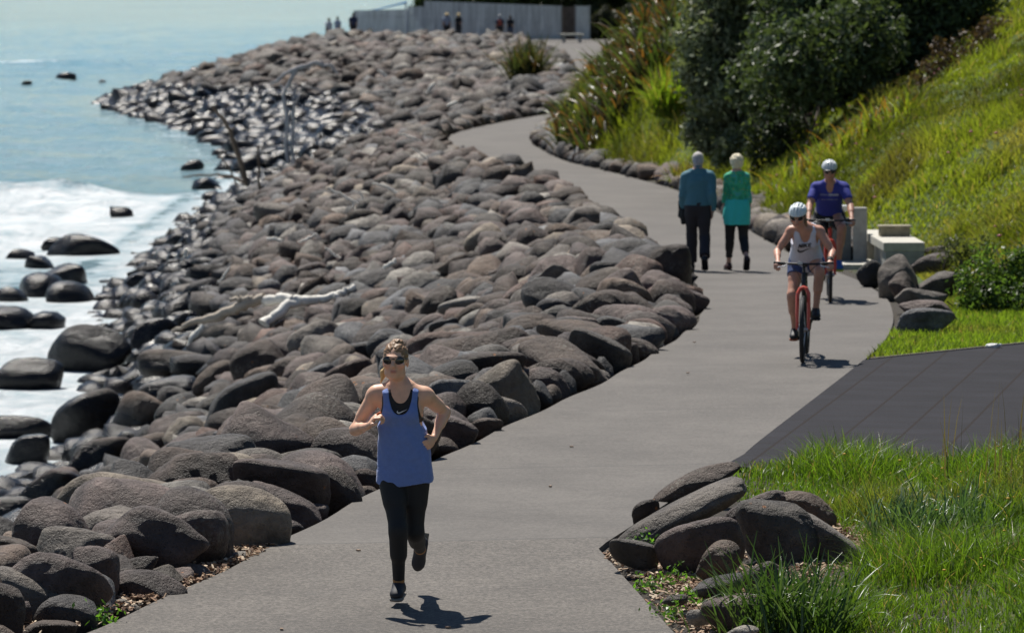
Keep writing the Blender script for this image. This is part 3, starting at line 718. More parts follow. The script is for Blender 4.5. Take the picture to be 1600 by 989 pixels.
Vs, Fs, Ts = [], [], []
off = mass([q for q in rest if q['c'][1] < 72], PROTO_MID, Vs, Fs, Ts, 0)
off = mass([q for q in rest if q['c'][1] >= 72], PROTO_LO, Vs, Fs, Ts, off)
me = npmesh('rock_rubble', np.concatenate(Vs), np.concatenate(Fs)); add_attr(me, 'tint', np.concatenate(Ts))
o = link('rock_rubble', me, M_ROCKS); tag(o, 'mass of brown and grey boulders and cobbles filling the sea wall and headland', 'boulders', kind='stuff')
print('rocks', len(rocks), 'things', len(things))

# ------------------------------------------------------------------ grass, leaves, plants
def blades(P, Hh, W, lean, col, nseg=2, droop=.6, seedr=3):
    """P base points, Hh heights, W widths, lean amount, col (n,3) -> V, F(list), tint"""
    rs = np.random.RandomState(seedr); n = len(P); az = rs.uniform(0, 6.283, n); la = rs.uniform(0, 6.283, n)
    side = np.stack([np.cos(az), np.sin(az), 0*az], 1); ld = np.stack([np.cos(la), np.sin(la), 0*la], 1)
    ln = (lean * rs.uniform(.2, 1.2, n))[:, None]
    rows = []; m = nseg
    for k in range(m+1):
        t = k/m; ct = P + np.array([0, 0, 1.0])*(Hh*(t - droop*.5*t*t*np.minimum(ln[:, 0], 1.4)))[:, None] + ld*(Hh*t*t)[:, None]*ln
        wd = (W*(1-t**1.6))[:, None]
        if k < m: rows += [ct - side*wd*.5, ct + side*wd*.5]
        else: rows += [ct]
    q = 2*m+1; V = np.stack(rows, 1).reshape(-1, 3); b = (np.arange(n)*q)[:, None]
    Q = [b + np.array([[2*k, 2*k+1, 2*k+3, 2*k+2]]) for k in range(m-1)]; T = b + np.array([[2*m-2, 2*m-1, 2*m]])
    return V, ([np.concatenate(Q)] if Q else []) + [T], np.repeat(col, q, 0)
def grass_cols(n, P, base, var=.3, seedr=5):
    rs = np.random.RandomState(seedr); c = np.array(base)[None]*rs.uniform(1-var, 1+var, (n, 1))
    p = fbm2(P[:, 0]*.9, P[:, 1]*.45, 77)[:, None]; c = c*(1-sstep(.42, .62, p)*.0)
    yel = sstep(.46, .62, p)*rs.uniform(.2, 1, (n, 1)); c = c*(1-yel) + np.array([.19, .19, .05])[None]*yel*rs.uniform(.7, 1.1, (n, 1))
    dead = (rs.uniform(0, 1, (n, 1)) < .06); return np.where(dead, np.array([[.26, .20, .09]]), c)
def grass_obj(name, P, Hh, W, lean, col, label, nseg=2, mat=None, seedr=3):
    V, F, T = blades(P, Hh, W, lean, col, nseg, seedr=seedr); me = npmesh(name, V, F); add_attr(me, 'tint', T)
    return tag(link(name, me, mat or M_GRASS), label, 'grass', kind='stuff')
gr = np.random.RandomState(21)
# foreground right: long lush grass on the mound
n = 150000; Y = gr.uniform(21.5, 38.2, n); X = gr.uniform(.9, 9, n); X = X[(m_ := (X < Y*.135+1.4))]; Y = Y[m_]
dn = X - (1.45 + np.maximum(0, Y-31)*.085 + .25*(vn2(Y*1.4, Y*0, 4)-.5))
# keep the stone bed clear
bed = ((Y < 34.1) & (Y > 29.2) & (X < 2.55 - np.abs(Y-32)*.14)) | ((Y <= 29.2) & (X < 1.75 + (Y-27)*.2))
keep = (dn > 0) & (gr.uniform(0, 1, len(X)) < sstep(0, .25, dn)*.7 + .3) & (Y < 37.1 + .5*vn2(X*1.5, X*0, 9) - .10*np.maximum(X-4, 0)) & ~bed
X = X[keep]; Y = Y[keep]; P = np.stack([X, Y, land(X, Y)], 1)
cl = fbm2(X*1.1, Y*.8, 15); Hh = (.10 + .30*sstep(.34, .66, cl))*gr.uniform(.5, 1.2, len(X))*(.35+.65*sstep(-.1, .9, X-1.7)); Hh = np.maximum(Hh, .06)
col = grass_cols(len(X), P, (.095, .165, .018))
grass_obj('grass', P, Hh, gr.uniform(.006, .012, len(X)), gr.uniform(.5, 1.3, len(X)), col, 'long lush green grass on the mound at the lower right', 3)
# seed heads standing above it
n = 90; X = gr.uniform(3.4, 5.8, n); Y = gr.uniform(33, 36.4, n); P = np.stack([X, Y, land(X, Y)], 1)
grass_obj('seeding_grass', P, gr.uniform(.5, .85, n), gr.uniform(.008, .014, n), .18*np.ones(n), np.tile([.13, .10, .06], (n, 1)), 'brown seed stalks standing above the long grass by the matting', 3)
# lawn strip between the matting and the hill
n = 60000; Y = gr.uniform(46.2, 58, n); X = gr.uniform(3.7, 9.5, n)
keep = (X > Rf(Y) + .03 + .35*sstep(51, 53, Y)) & (X < 3.72 + (Y-47.15)*.93) & (X < Y*.135+1)
X = X[keep]; Y = Y[keep]; P = np.stack([X, Y, land(X, Y)], 1)
grass_obj('lawn_grass', P, gr.uniform(.05, .12, len(X)), gr.uniform(.010, .018, len(X)), .6*np.ones(len(X)), grass_cols(len(X), P, (.17, .25, .03), seedr=6), 'short bright lawn grass between the matting and the bank', 2)
# the bank
n = 330000; Y = 46 + (158-46)*gr.uniform(0, 1, n)**1.25; u = gr.uniform(0, 1, n)
x0 = np.maximum(Bf(Y) - .55, Rf(Y)+.35); x1 = Y*.125 + 2.0; X = x0 + u*(x1 - x0); P = np.stack([X, Y, land(X, Y)], 1)
cl = fbm2(X*1.2, Y*.5, 33); cl2 = vn2(X*3.1, Y*1.6, 8)
Hh = (.09 + .34*sstep(.38, .66, cl)*(.4 + cl2))*gr.uniform(.6, 1.2, n)
Hh *= np.where(Y > 104, 1.5, 1.0)
c_ = grass_cols(n, P, (.155, .195, .022), seedr=8); brn = sstep(.50, .66, fbm2(X*.5+9, Y*.2, 54))[:, None]*.6
c_ = (c_*(1-brn) + np.array([[.26, .22, .07]])*brn)*np.array([[1.0, .97, 1.0]])*(.55 + .65*sstep(.34, .60, fbm2(X*.8+3, Y*.35, 91)))[:, None]
grass_obj('bank_grass', P, Hh, gr.uniform(.016, .034, n), .8*np.ones(n), c_, 'rough sunlit yellow-green grass covering the steep bank', 2)
# small coloured flowers dotted through the bank
def dots(name, n, yr, xr, col, label, size):
    Y = gr.uniform(*yr, n); X = xr(Y, n); Z = land(X, Y) + gr.uniform(.15, .35, n); Vs = []; Fs = []
    v0, f0 = ICO[2]
    v0 = v0[:12]; bm = bmesh.new(); bmesh.ops.create_icosphere(bm, subdivisions=1, radius=1); v0 = np.array([v.co[:] for v in bm.verts]); f0 = np.array([[v.index for v in f.verts] for f in bm.faces]); bm.free()
    for i in range(n): Vs.append(v0*size*gr.uniform(.6, 1.2)*np.array([1, 1, .5]) + [X[i], Y[i], Z[i]]); Fs.append(f0 + i*len(v0))
    me = npmesh(name, np.concatenate(Vs), np.concatenate(Fs)); tag(link(name, me, simple(name, col, .6)), label, 'flowers', kind='stuff')
dots('pink_flowers', 46, (55, 92), lambda Y, n: Bf(Y) + gr.uniform(.2, 3.5, n), (.45, .12, .16), 'scattered pink flowers on the grassy bank', .035)
dots('yellow_flowers', 36, (27, 36), lambda Y, n: gr.uniform(2.6, 4.4, n), (.6, .35, .02), 'small yellow flowers in the foreground grass', .014)

def leaf_cloud(centres, radii, per, size, base, rs, var=.35, shell=.55, flat=1.0, out=.7):
    """diamond leaves gathered into clumps inside lobes"""
    Vs = []; Ts = []
    for (c, r) in zip(centres, radii):
        nc = max(5, int(per[0]*r*r)); d = rs.normal(size=(nc, 3)); d /= np.linalg.norm(d, axis=1)[:, None]
        cc = np.array(c) + d*r*np.array([1, 1, flat])*(shell + (1-shell)*rs.uniform(0, 1, (nc, 1))**.5)*(.78+.35*rs.uniform(0, 1, (nc, 1)))
        k = per[1]; ctr = np.repeat(cc, k, 0); dd = np.repeat(d, k, 0); off = rs.normal(size=ctr.shape)*r*.14 + rs.normal(size=ctr.shape)*.05
        p = ctr + off; nrm = dd*out + rs.normal(size=p.shape)*.6; nrm /= np.linalg.norm(nrm, axis=1)[:, None]
        t = np.cross(nrm, rs.normal(size=p.shape)); t /= np.linalg.norm(t, axis=1)[:, None]; b = np.cross(nrm, t)
        sz = (size*rs.uniform(.6, 1.3, (len(p), 1)))
        Vs.append(np.stack([p - t*sz, p - b*sz*.42, p + t*sz, p + b*sz*.42], 1).reshape(-1, 3))
        cv = np.repeat(rs.uniform(1-var, 1+var, (nc, 1)), k, 0)*rs.uniform(.8, 1.2, (len(p), 1)); Ts.append(np.repeat(cv*np.array(base)[None], 4, 0))
    V = np.concatenate(Vs); T = np.concatenate(Ts); F = np.arange(len(V)).reshape(-1, 4); return V, F, T
def tree(name, label, cat, base, lobes, per, size, col, seed, group=None, trunk_r=.16, limbs=True, mat=None):
    rs = np.random.RandomState(seed); root = bpy.data.objects.new(name, None); C.objects.link(root); root.location = base
    tag(root, label, cat, group, 'thing'); B = np.array(base); cs = [np.array(l[:3]) - B for l in lobes]; rr = [l[3] for l in lobes]
    V, F, T = leaf_cloud(cs, rr, per, size, col, rs); me = npmesh('crown', V, F, smooth=False); add_attr(me, 'tint', T)
    link('crown', me, mat or M_LEAF, root)
    if limbs:
        mb = MB(); top = np.mean(cs, 0); fork = top*np.array([.5, .5, .35])
        mb.tube([(0, 0, -.3), (0.03, 0, fork[2]*.5), tuple(fork)], [trunk_r*1.25, trunk_r, trunk_r*.8], 10)
        for c in cs:
            mid = (fork + c)/2 + rs.normal(size=3)*.12; mb.tube([tuple(fork*.9), tuple(mid), tuple(c)], [trunk_r*.6, trunk_r*.4, trunk_r*.15], 7)
            for _ in range(4):
                e = c + rs.normal(size=3)*np.array(1.0)*.5*rr[cs.index(c) if False else 0]; mb.tube([tuple(mid), tuple((mid+e)/2 + rs.normal(size=3)*.08), tuple(e)], [trunk_r*.25, trunk_r*.15, .01], 5)
        mb.build('trunk', M_BARK, root)
    return root
def lob(L_, d): return [(*plane_depth(px, py, d + dd), rp*d/FPX) for (px, py, rp, dd) in L_]
def grounded(px, d): x = (px-800)/FPX*d; return (x, d, zat(x, d) - .1)
BUSH = 'dark coastal trees on the bank'
tree('coastal_tree', 'dark tree with grey-green outer leaves behind the walking couple, next to the flax', 'tree', grounded(1170, 97),
     lob([(1112,70,58,0),(1128,150,58,-.4),(1170,95,70,.2),(1195,185,55,0),(1140,10,66,.5),(1104,205,34,-.4),(1150,235,36,-1.4),(1185,235,40,-1.6),(1185,-50,90,.6),(1100,110,40,-.3),(1160,225,45,.2)], 97), (150, 34), .085, (.17, .20, .12), 1, BUSH)
tree('coastal_tree', 'dense almost black tree in the middle of the bank', 'tree', grounded(1325, 94),
     lob([(1255,60,85,0),(1310,105,72,.2),(1232,150,60,-.3),(1268,190,50,.2),(1345,50,80,.2),(1290,-50,110,.4),(1335,150,55,.4),(1215,100,50,-.6),(1300,175,42,0),(1225,225,40,-2),(1275,220,44,-2),(1320,195,40,-2),(1235,110,62,-4.5),(1300,80,66,-4.5),(1350,60,60,-4),(1190,130,50,-3)], 94), (130, 34), .085, (.075, .105, .05), 2, BUSH)  # low lobes stand in for shaded grass; nearest lobes added to cast shade
tree('coastal_tree', 'dark tree highest on the right of the bank, cut by the frame top', 'tree', grounded(1440, 93),
     lob([(1420,50,75,0),(1480,15,62,.3),(1385,100,60,0),(1450,-60,95,.3),(1405,140,40,0),(1530,-30,55,.5)], 93), (130, 34), .085, (.07, .10, .045), 3, BUSH)
# low scrub under the trees, leaves darkened to stand in for shaded ground
tree('scrub_bush', 'low scrub coloured dark as painted shade beneath the coastal trees', 'bush', grounded(1230, 91),
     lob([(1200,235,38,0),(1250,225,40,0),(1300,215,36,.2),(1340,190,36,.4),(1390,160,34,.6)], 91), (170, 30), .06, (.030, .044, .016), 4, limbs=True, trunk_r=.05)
tree('scrub_bush', 'reddish brown dry scrub at the edge of the dark trees, high on the bank', 'bush', grounded(1500, 88),
     lob([(1470,95,26,0),(1510,75,28,0),(1545,50,26,.3),(1440,120,22,0)], 88), (170, 24), .05, (.085, .055, .035), 5, limbs=True, trunk_r=.03)
tree('leafy_shrub', 'bright leafy green weedy shrub at the right frame edge above the lawn', 'shrub', grounded(1550, 54.5),
     lob([(1540,470,40,0),(1580,450,46,.3),(1520,440,30,.2),(1560,415,32,.4),(1605,480,48,0),(1600,420,36,.3),(1510,480,22,-.1),(1640,460,50,.2)], 54.5), (420, 26), .036, (.075, .13, .03), 6, limbs=True, trunk_r=.025, mat=M_GRASS)
tree('leafy_shrub', 'grey-green low weed behind the rocks at the end of the concrete seat', 'shrub', grounded(1500, 60),
     lob([(1500,400,24,0),(1530,385,24,0),(1480,385,14,0)], 60), (420, 22), .035, (.10, .12, .05), 7, limbs=True, trunk_r=.02, mat=M_GRASS)
FARG = 'trees behind the timber fence'
tree('background_tree', 'dark green tree showing above the middle of the timber fence', 'tree', (-2.0, 302, -1), [(-5, 302, 1.3, 1.5), (-3, 303, 1.8, 1.6), (-1, 302, 2.2, 1.9), (1, 303, 2.0, 1.9), (3.5, 302, 2.3, 2.0)], (60, 26), .2, (.05, .075, .02), 11, FARG)
tree('background_tree', 'dark tree crown above the right end of the timber fence', 'tree', (6, 301, -1), [(5, 301, 2.2, 2.0), (7, 302, 3.0, 2.0), (9, 301, 3.2, 2.2)], (60, 26), .2, (.035, .05, .018), 12, FARG)
tree('background_tree', 'dark leaning tree between the fence end and the grassy crest', 'tree', (9.5, 296, -1), [(10.5, 296, 2.4, 1.5), (12, 297, 3.4, 2.0), (9, 297, 1.0, 1.0), (13.5, 297, 2.2, 1.8)], (60, 26), .2, (.03, .042, .016), 13, FARG)
tree('background_hedge', 'dark hedge closing the gap right of the timber fence', 'hedge', (7, 294, -1), [(5.6, 294.5, -.2, .9), (6.8, 294.5, -.1, .95), (8.0, 294.5, 0, 1.0), (9.2, 294.5, 0, 1.0), (6.2, 294.5, .5, .7), (7.6, 294.5, .6, .7)], (110, 26), .14, (.03, .035, .018), 14, trunk_r=.06)

def strap_plant(name, label, cat, base, fans, rs, leaf_len, width, cols, mat=None, group=None, arch=.9, tips=True):
    """sword leaves, each a curved folded strap, fanning from several crowns"""
    Vs = []; Fs = []; Ts = []; off = 0; m = 7
    for (fx, fy, nl, sc_) in fans:
        for k in range(nl):
            az = rs.uniform(0, 6.283); up = rs.uniform(.25, 1.15) if rs.rand() < .8 else rs.uniform(1.1, 1.45)
            L_ = leaf_len*sc_*rs.uniform(.65, 1.12); d = np.array([math.cos(az), math.sin(az), 0]); sd = np.array([-d[1], d[0], 0]); p = np.array([fx, fy, 0.]) + rs.normal(size=3)*[.12, .12, .03]
            ang = math.pi/2 - (1.45-up)*.62; bend = rs.uniform(.1, 1)*arch*(1.6 if rs.rand() < .25 else .7); w_ = width*rs.uniform(.7, 1.25); c = np.array(cols[rs.randint(len(cols))])*rs.uniform(.75, 1.25)
            rowz = []
            for i in range(m+1):
                t = i/m; a = ang - bend*t*t*1.5; wd = w_*(1 - t**2.5)*(.55+.9*min(t*3, 1)*.5) + .003; tw = rs.uniform(-.06, .06)
                nn = -d*math.sin(a) + np.array([0, 0, 1])*math.cos(a); fold = nn*wd*.35
                rowz += [p - sd*wd*.5 + fold, p.copy(), p + sd*wd*.5 + fold]
                p = p + (d*math.cos(a) + np.array([0, 0, 1])*math.sin(a))*L_/m + sd*tw*L_/m
            Vs.append(np.array(rowz)); F = []
            for i in range(m):
                for j in (0, 1): F.append((off+3*i+j, off+3*i+j+1, off+3*i+j+4, off+3*i+j+3))
            Fs.append(np.array(F)); ct = np.tile(c, (3*(m+1), 1))
            if tips and rs.rand() < .12: ct[-9:] = np.array([.24, .11, .035])
            Ts.append(ct); off += 3*(m+1)
    me = npmesh(name, np.concatenate(Vs), np.concatenate(Fs)); add_attr(me, 'tint', np.concatenate(Ts)); o = link(name, me, mat or M_FLAX); o.location = base
    return tag(o, label, cat, group, 'thing')
rf = np.random.RandomState(5); FC = [(.05, .075, .022), (.065, .09, .025), (.04, .055, .025), (.075, .065, .028), (.055, .08, .022), (.09, .12, .03), (.06, .045, .03), (.13, .07, .025)]
def seat_on_land(o, blk=24):
    c = np.empty(len(o.data.vertices)*3, np.float32); o.data.vertices.foreach_get('co', c); c = c.reshape(-1, 3); L0 = o.location
    b0 = c[1::blk][:len(c)//blk]; dz = land(b0[:, 0]+L0[0], b0[:, 1]+L0[1]) - .05 - L0[2]; c[:, 2] += np.repeat(dz, blk); o.data.vertices.foreach_set('co', c.ravel()); o.data.update()
def slopefans(n, x0, x1, y0, y1, cnt, rs): return [(rs.uniform(x0, x1), rs.uniform(y0, y1), cnt, rs.uniform(.75, 1.1)) for _ in range(n)]
fans = []
while len(fans) < 52:
    y = rf.uniform(111.0, 121); x = float(Bf(y)) + rf.uniform(-.1, 2.9)
    if 1.35 < x < 4.5: fans.append((x-2.6, y-115.5, 34, rf.uniform(.65, 1.1)))
fo = strap_plant('flax_bush', 'huge bronze-green flax bush with glinting sword leaves on the inside of the path bend', 'flax', (2.6, 115.5, 0), fans, rf, 1.45, .12, FC, arch=1.4)
seat_on_land(fo)
strap_plant('flax_bush', 'smaller flax bush growing among the rocks on the seaward side near the fence', 'flax', (.35, 181, zat(.35, 181)+.25),
            [(rf.uniform(-.7, .7), rf.uniform(-.6, .6), 34, rf.uniform(.8, 1.1)) for _ in range(8)], rf, 2.1, .085, [(.05, .065, .025), (.06, .08, .03), (.09, .08, .035)])
strap_plant('grass_tussock', 'tall bright green tussock to the right of the big flax bush', 'tussock', (4.05, 107, zat(4.05, 107)-.1),
            [(rf.uniform(-.55, .65), rf.uniform(-1.5, 1.5), 60, rf.uniform(.6, 1.1)) for _ in range(15)], rf, 1.25, .035, [(.14, .22, .02), (.12, .18, .02), (.19, .21, .04)], M_GRASS)
strap_plant('grass_tussock', 'rounded yellow-brown tussock at the foot of the bank by the walking man', 'tussock', (3.95, 98.3, zat(3.95, 98.3)-.1),
            [(rf.uniform(-.3, .35), rf.uniform(-.6, .6), 60, rf.uniform(.6, 1.1)) for _ in range(6)], rf, .75, .03, [(.16, .16, .035), (.14, .12, .05), (.12, .15, .03)], M_GRASS)
strap_plant('montbretia_clump', 'row of spiky leaves turning orange along the top of the sunlit grass', 'plant', (0, 0, 0),
            [(plane_depth(px, py, 84 - (px-1250)*.012)[0], 84 - (px-1250)*.012, 26, rf.uniform(.7, 1.1)) for px, py in [(1215, 0), (1235, 0), (1262, 0), (1290, 0), (1318, 0), (1342, 0), (1368, 0), (1395, 0), (1422, 0)]], rf, .8, .035, [(.16, .20, .02), (.20, .12, .02), (.14, .18, .02), (.18, .18, .03), (.12, .16, .02)], M_GRASS)
seat_on_land(bpy.data.objects['montbretia_clump'])
# foreground plants
P0 = hit(1235, 985); FG = [(.05, .10, .025), (.06, .12, .03), (.08, .13, .05)]
strap_plant('broadleaf_grass_clump', 'dark glossy broad-bladed clump at the lower right beside the stones', 'grass clump', (1.75, 27.9, zat(1.75, 27.9)-.05),
            [(rf.uniform(-.2, .3), rf.uniform(-.35, .35), 46, rf.uniform(.7, 1.1)) for _ in range(10)], rf, .62, .018, FG, M_FLAX, tips=False)
strap_plant('broadleaf_grass_clump', 'glossy pale-tipped clump in the grass right of the lichened boulder', 'grass clump', (3.1, 32.5, zat(3.1, 32.5)-.03),
            [(rf.uniform(-.4, .5), rf.uniform(-.5, .5), 34, rf.uniform(.7, 1.1)) for _ in range(16)], rf, .42, .013, [(.08, .15, .06), (.10, .17, .07)], M_FLAX, tips=False)
for (px, py, lab) in [(1052, 912, 'tiny green weed growing in the chips beside the flat dark stone'), (1082, 947, 'small spreading weed in the chips near the pale stone'), (1012, 921, 'small weed sprig at the path corner chips'), (1046, 966, 'small leafy weed by the path at the bottom edge'), (160, 974, 'small green weed in the chips at the bottom left of the path'), (1006, 858, 'short weed tucked between the stones at the path corner')]:
    p = hit(px, py); V, F, T = leaf_cloud([(0, 0, .02)], [.07], (9000, 3), .022, (.09, .2, .03), rf, flat=.4)
    me = npmesh('weeds', V, F); add_attr(me, 'tint', T); o = link('weeds', me, M_GRASS); o.location = p; tag(o, lab, 'weed', kind='stuff')
# bark chips beside the path
def chips(name, pts, n, label, rad):
    rs = np.random.RandomState(len(name)); Vs = []; Fs = []; Ts = []; q = np.array([(x, y, z) for z in (-.5, .5) for y in (-.5, .5) for x in (-.5, .5)], float)
    f0 = np.array([(0,2,3,1),(4,5,7,6),(0,1,5,4),(2,6,7,3),(0,4,6,2),(1,3,7,5)]); pts = np.array(pts)
    for i in range(n):
        a = pts[rs.randint(len(pts)-1)]; j = [k for k in range(len(pts)) if (pts[k] == a).all()][0]; b = pts[min(j+1, len(pts)-1)]; c = a + (b-a)*rs.rand() + rs.normal(size=2)*rad
        if Lf(c[1]) + .02 < c[0] < (Rf(c[1]) if c[1] > 37.6 else .615 + (abs(c[1]-31.9)/5.7*1.265 if c[1] > 31.9 else (31.9-c[1])*.098)) - .0: continue
        d = np.array([rs.uniform(.016, .055), rs.uniform(.008, .022), rs.uniform(.003, .008)]); M = rotm(rs.uniform(0, 6.28), rs.normal()*.4, rs.normal()*.4)
        Vs.append((q*d) @ M.T + [c[0], c[1], zat(c[0], c[1]) + rs.uniform(.0, .03)]); Fs.append(f0 + 8*(len(Vs)-1))
        t = np.array([[.28, .17, .10], [.42, .29, .19], [.16, .09, .055], [.55, .44, .32]][rs.randint(4)])*rs.uniform(.7, 1.2); Ts.append(np.tile(t, (8, 1)))
    me = npmesh(name, np.concatenate(Vs), np.concatenate(Fs), smooth=False); add_attr(me, 'tint', np.concatenate(Ts))
    m, t, b, o = newmat('bark_mulch'); at = nd(t, 'ShaderNodeAttribute', attribute_name='tint'); t.links.new(at.outputs['Color'], b.inputs['Base Color']); b.inputs['Roughness'].default_value = .85
    tag(link(name, me, m), label, 'bark chips', kind='stuff')
chips('bark_mulch', [(.95, 31.6), (1.2, 30.6), (1.35, 29.4), (1.4, 28.2), (1.35, 26.8), (1.9, 30.2), (2.3, 33.0), (2.6, 31.9)], 9500, 'brown bark chips between the path edge and the right-hand stones', .20)
chips('bark_litter', [(-2.95, 28.1), (-2.5, 29.2), (-2.1, 30.6), (-1.75, 32.2), (-3.3, 27.4)], 1500, 'brown bark chips along the left path edge at the bottom of the picture', .10)
# crumbs and leaves on the path
rs = np.random.RandomState(4)
mb = MB()
for (px, py) in [(893, 698), (440, 983), (1075, 583), (1085, 535), (967, 560), (1395, 528), (1330, 425), (1040, 462), (700, 980), (860, 760), (560, 860)]:
    p = plane(px, py, .018); mb.box((p[0], p[1], p[2]+.004), (.03, .02, .01), rs.uniform(0, 3))
mb.build('leaf_litter', simple('dry_leaf', (.32, .22, .15), .8)); tag(bpy.data.objects['leaf_litter'], 'scattered dry leaf scraps on the footpath', 'litter', kind='stuff')
p = plane(1553, 541, .03); V, F = rock_shape(900, 3, 5); me = npmesh('crumpled_paper', V*[.085, .05, .03]*(1+.5*(vn3(V*4, 3)-.5))[:, None], F, smooth=False)
o = link('crumpled_paper', me, simple('white_paper', (.8, .8, .78), .8)); o.location = p; tag(o, 'crumpled white paper lying where matting meets lawn', 'paper', kind='thing')

# ------------------------------------------------------------------ driftwood
def wood(name, label, cat, segs, mat, depth_px=None, off=.3, d=None, jitter=.02, group=None):
    """segs: list of lists of (px, py, radius_px)"""
    if d is None: d = hit(*depth_px, off)[1]
    mb = MB(); rs = np.random.RandomState(len(label or name))
    for sg in segs:
        pts = []; rad = []
        for i in range(len(sg)-1):
            for k in range(5):
                t = k/5; q = [sg[i][j]*(1-t)+sg[i+1][j]*t for j in range(3)]; dd = [(s_[3] if len(s_) > 3 else 0) for s_ in (sg[i], sg[i+1])]
                dep = d + dd[0]*(1-t)+dd[1]*t; pts.append(plane_depth(q[0], q[1], dep) + rs.normal(size=3)*jitter*.5); rad.append(q[2]*(.78 if jitter > .025 else (1.2 if 'grey_dead' in mat.name else .85))*dep/FPX*rs.uniform(.85, 1.15))
        q = sg[-1]; pts.append(plane_depth(q[0], q[1], d + (q[3] if len(q) > 3 else 0))); rad.append(q[2]*d/FPX)
        mb.tube(pts, rad, 10)
    o = mb.build(name, mat); return tag(o, label, cat, group, 'thing')
lg = bpy.data.objects.new('driftwood_log', None); C.objects.link(lg); dl = hit(415, 490, .55)[1]; lg.location = plane_depth(415, 480, dl)
tag(lg, 'large forked driftwood log, brown at one end and sun-bleached white at the other', 'driftwood', kind='thing')
def log_part(nm, segs, mat):
    o = wood(nm, None, None, segs, mat, d=dl, jitter=.03)
    if 'kind' in o: del o['kind']
    M_ = Matrix.Translation(lg.location); o.data.transform(M_.inverted()); o.parent = lg
log_part('weathered_end', [[(270, 518, 3, .6), (300, 504, 7, .4), (345, 492, 10, .2), (380, 476, 11, 0), (413, 466, 9, 0)], [(360, 468, 4), (375, 466, 6), (395, 466, 6)]], M_DRIFT)
log_part('bleached_end', [[(411, 469, 10, 0), (440, 468, 13, -.1), (470, 470, 11, -.1), (505, 468, 8, 0), (530, 459, 7, .1), (554, 449, 6, .2)], [(470, 470, 9, -.1), (440, 484, 11, -.3), (412, 506, 11, -.5)], [(520, 462, 5), (545, 474, 4), (538, 490, 3)]], M_DRIFTW)
wood('driftwood_splinter', 'broken pale splinter of wood leaning below the brown end of the log', 'driftwood', [[(291, 543, 2), (303, 525, 6), (318, 509, 5)]], M_DRIFTW, (303, 535), .35)
wood('dead_branch', 'bare dark branch standing against the surf with a side limb reaching left', 'branch', [[(388, 298, 6), (378, 260, 5), (368, 232, 4.5), (360, 205, 4), (349, 188, 3.6), (333, 168, 2.5)], [(386, 288, 3.4), (365, 277, 2.6), (340, 273, 2.2), (310, 274, 1.8), (286, 277, 1.2)], [(374, 300, 1.8), (362, 270, 1.4), (345, 244, 1.2)], [(361, 205, 2.4), (372, 193, 1.2)]], M_DRIFTD, (388, 300), .2)
wood('dead_sapling', 'thin dark dead stem just right of the standing branch', 'branch', [[(406, 296, 3), (404, 262, 2.2), (403, 228, 1.4)]], M_DRIFTD, (406, 302), .2)
wood('arched_branch', 'tall silvery dead branch with an arched fork over the far rocks', 'branch', [[(452, 262, 2.0), (446, 225, 2.2), (450, 190, 2.2), (443, 150, 2.4), (455, 122, 2.8), (466, 106, 3.2), (478, 104, 3), (492, 97, 2.6), (507, 103, 2.4), (516, 101, 2), (528, 116, 1.2)], [(424, 131, 1.6), (434, 127, 2.6), (445, 116, 2.6), (466, 106, 3)], [(445, 140, 2), (437, 133, 1.2)], [(486, 100, 1.4), (482, 112, 1)], [(507, 103, 1.3), (500, 92, .7)], [(450, 200, 1.2), (441, 184, .7)]], M_DRIFTG, (452, 262), .2)
wood('dead_branch', 'upright grey dead stem with a short fork beside the arched branch', 'branch', [[(460, 256, 2), (455, 222, 1.9), (459, 196, 1.8), (459, 168, 1.7), (470, 143, 1)], [(460, 168, 1.4), (456, 150, .8)], [(457, 215, 1.2), (468, 200, .6)]], M_DRIFTG, (462, 262), .2)
wood('forked_stick', 'pale forked stick lying across the rocks in mid slope', 'branch', [[(511, 292, 1.8), (535, 306, 2.4), (558, 318, 2.4), (581, 331, 2)], [(552, 314, 1.8), (552, 326, 2), (566, 331, 2), (578, 336, 1.6)], [(562, 304, 1.6), (578, 320, 1.6)]], M_DRIFTW, (548, 320), .45)
wood('driftwood_stick', 'short pale driftwood stick right of the forked one', 'branch', [[(583, 286, 2), (607, 294, 2.8), (629, 308, 2)]], M_DRIFTW, (607, 300), .45)
wood('driftwood_stick', 'stubby bright yellowish wood piece on dark rocks in mid slope', 'driftwood', [[(418, 374, 3), (430, 374, 4.5), (442, 377, 3)]], M_DRIFTW, (430, 377), .45)
wood('driftwood_stick', 'small upright pale wood sliver near the surf rocks', 'driftwood', [[(284, 410, 2), (289, 398, 3), (291, 389, 2)]], M_DRIFTW, (288, 404), .45)
wood('driftwood_stick', 'small white wood piece below the pale leaning boulder', 'driftwood', [[(600, 418, 4), (612, 412, 5), (618, 406, 3)]], M_DRIFTW, (610, 418), .45)
wood('driftwood_stick', 'small white wood chip on the far rocks left of the smaller flax', 'driftwood', [[(668, 146, 2), (674, 136, 3.4), (680, 130, 2)]], M_DRIFTW, (672, 146), .6)
wood('driftwood_stick', 'bleached stick on the far rocks above the path end', 'driftwood', [[(700, 166, 2.4), (707, 162, 3.6), (714, 160, 2.4)]], M_DRIFTW, (706, 168), .6)

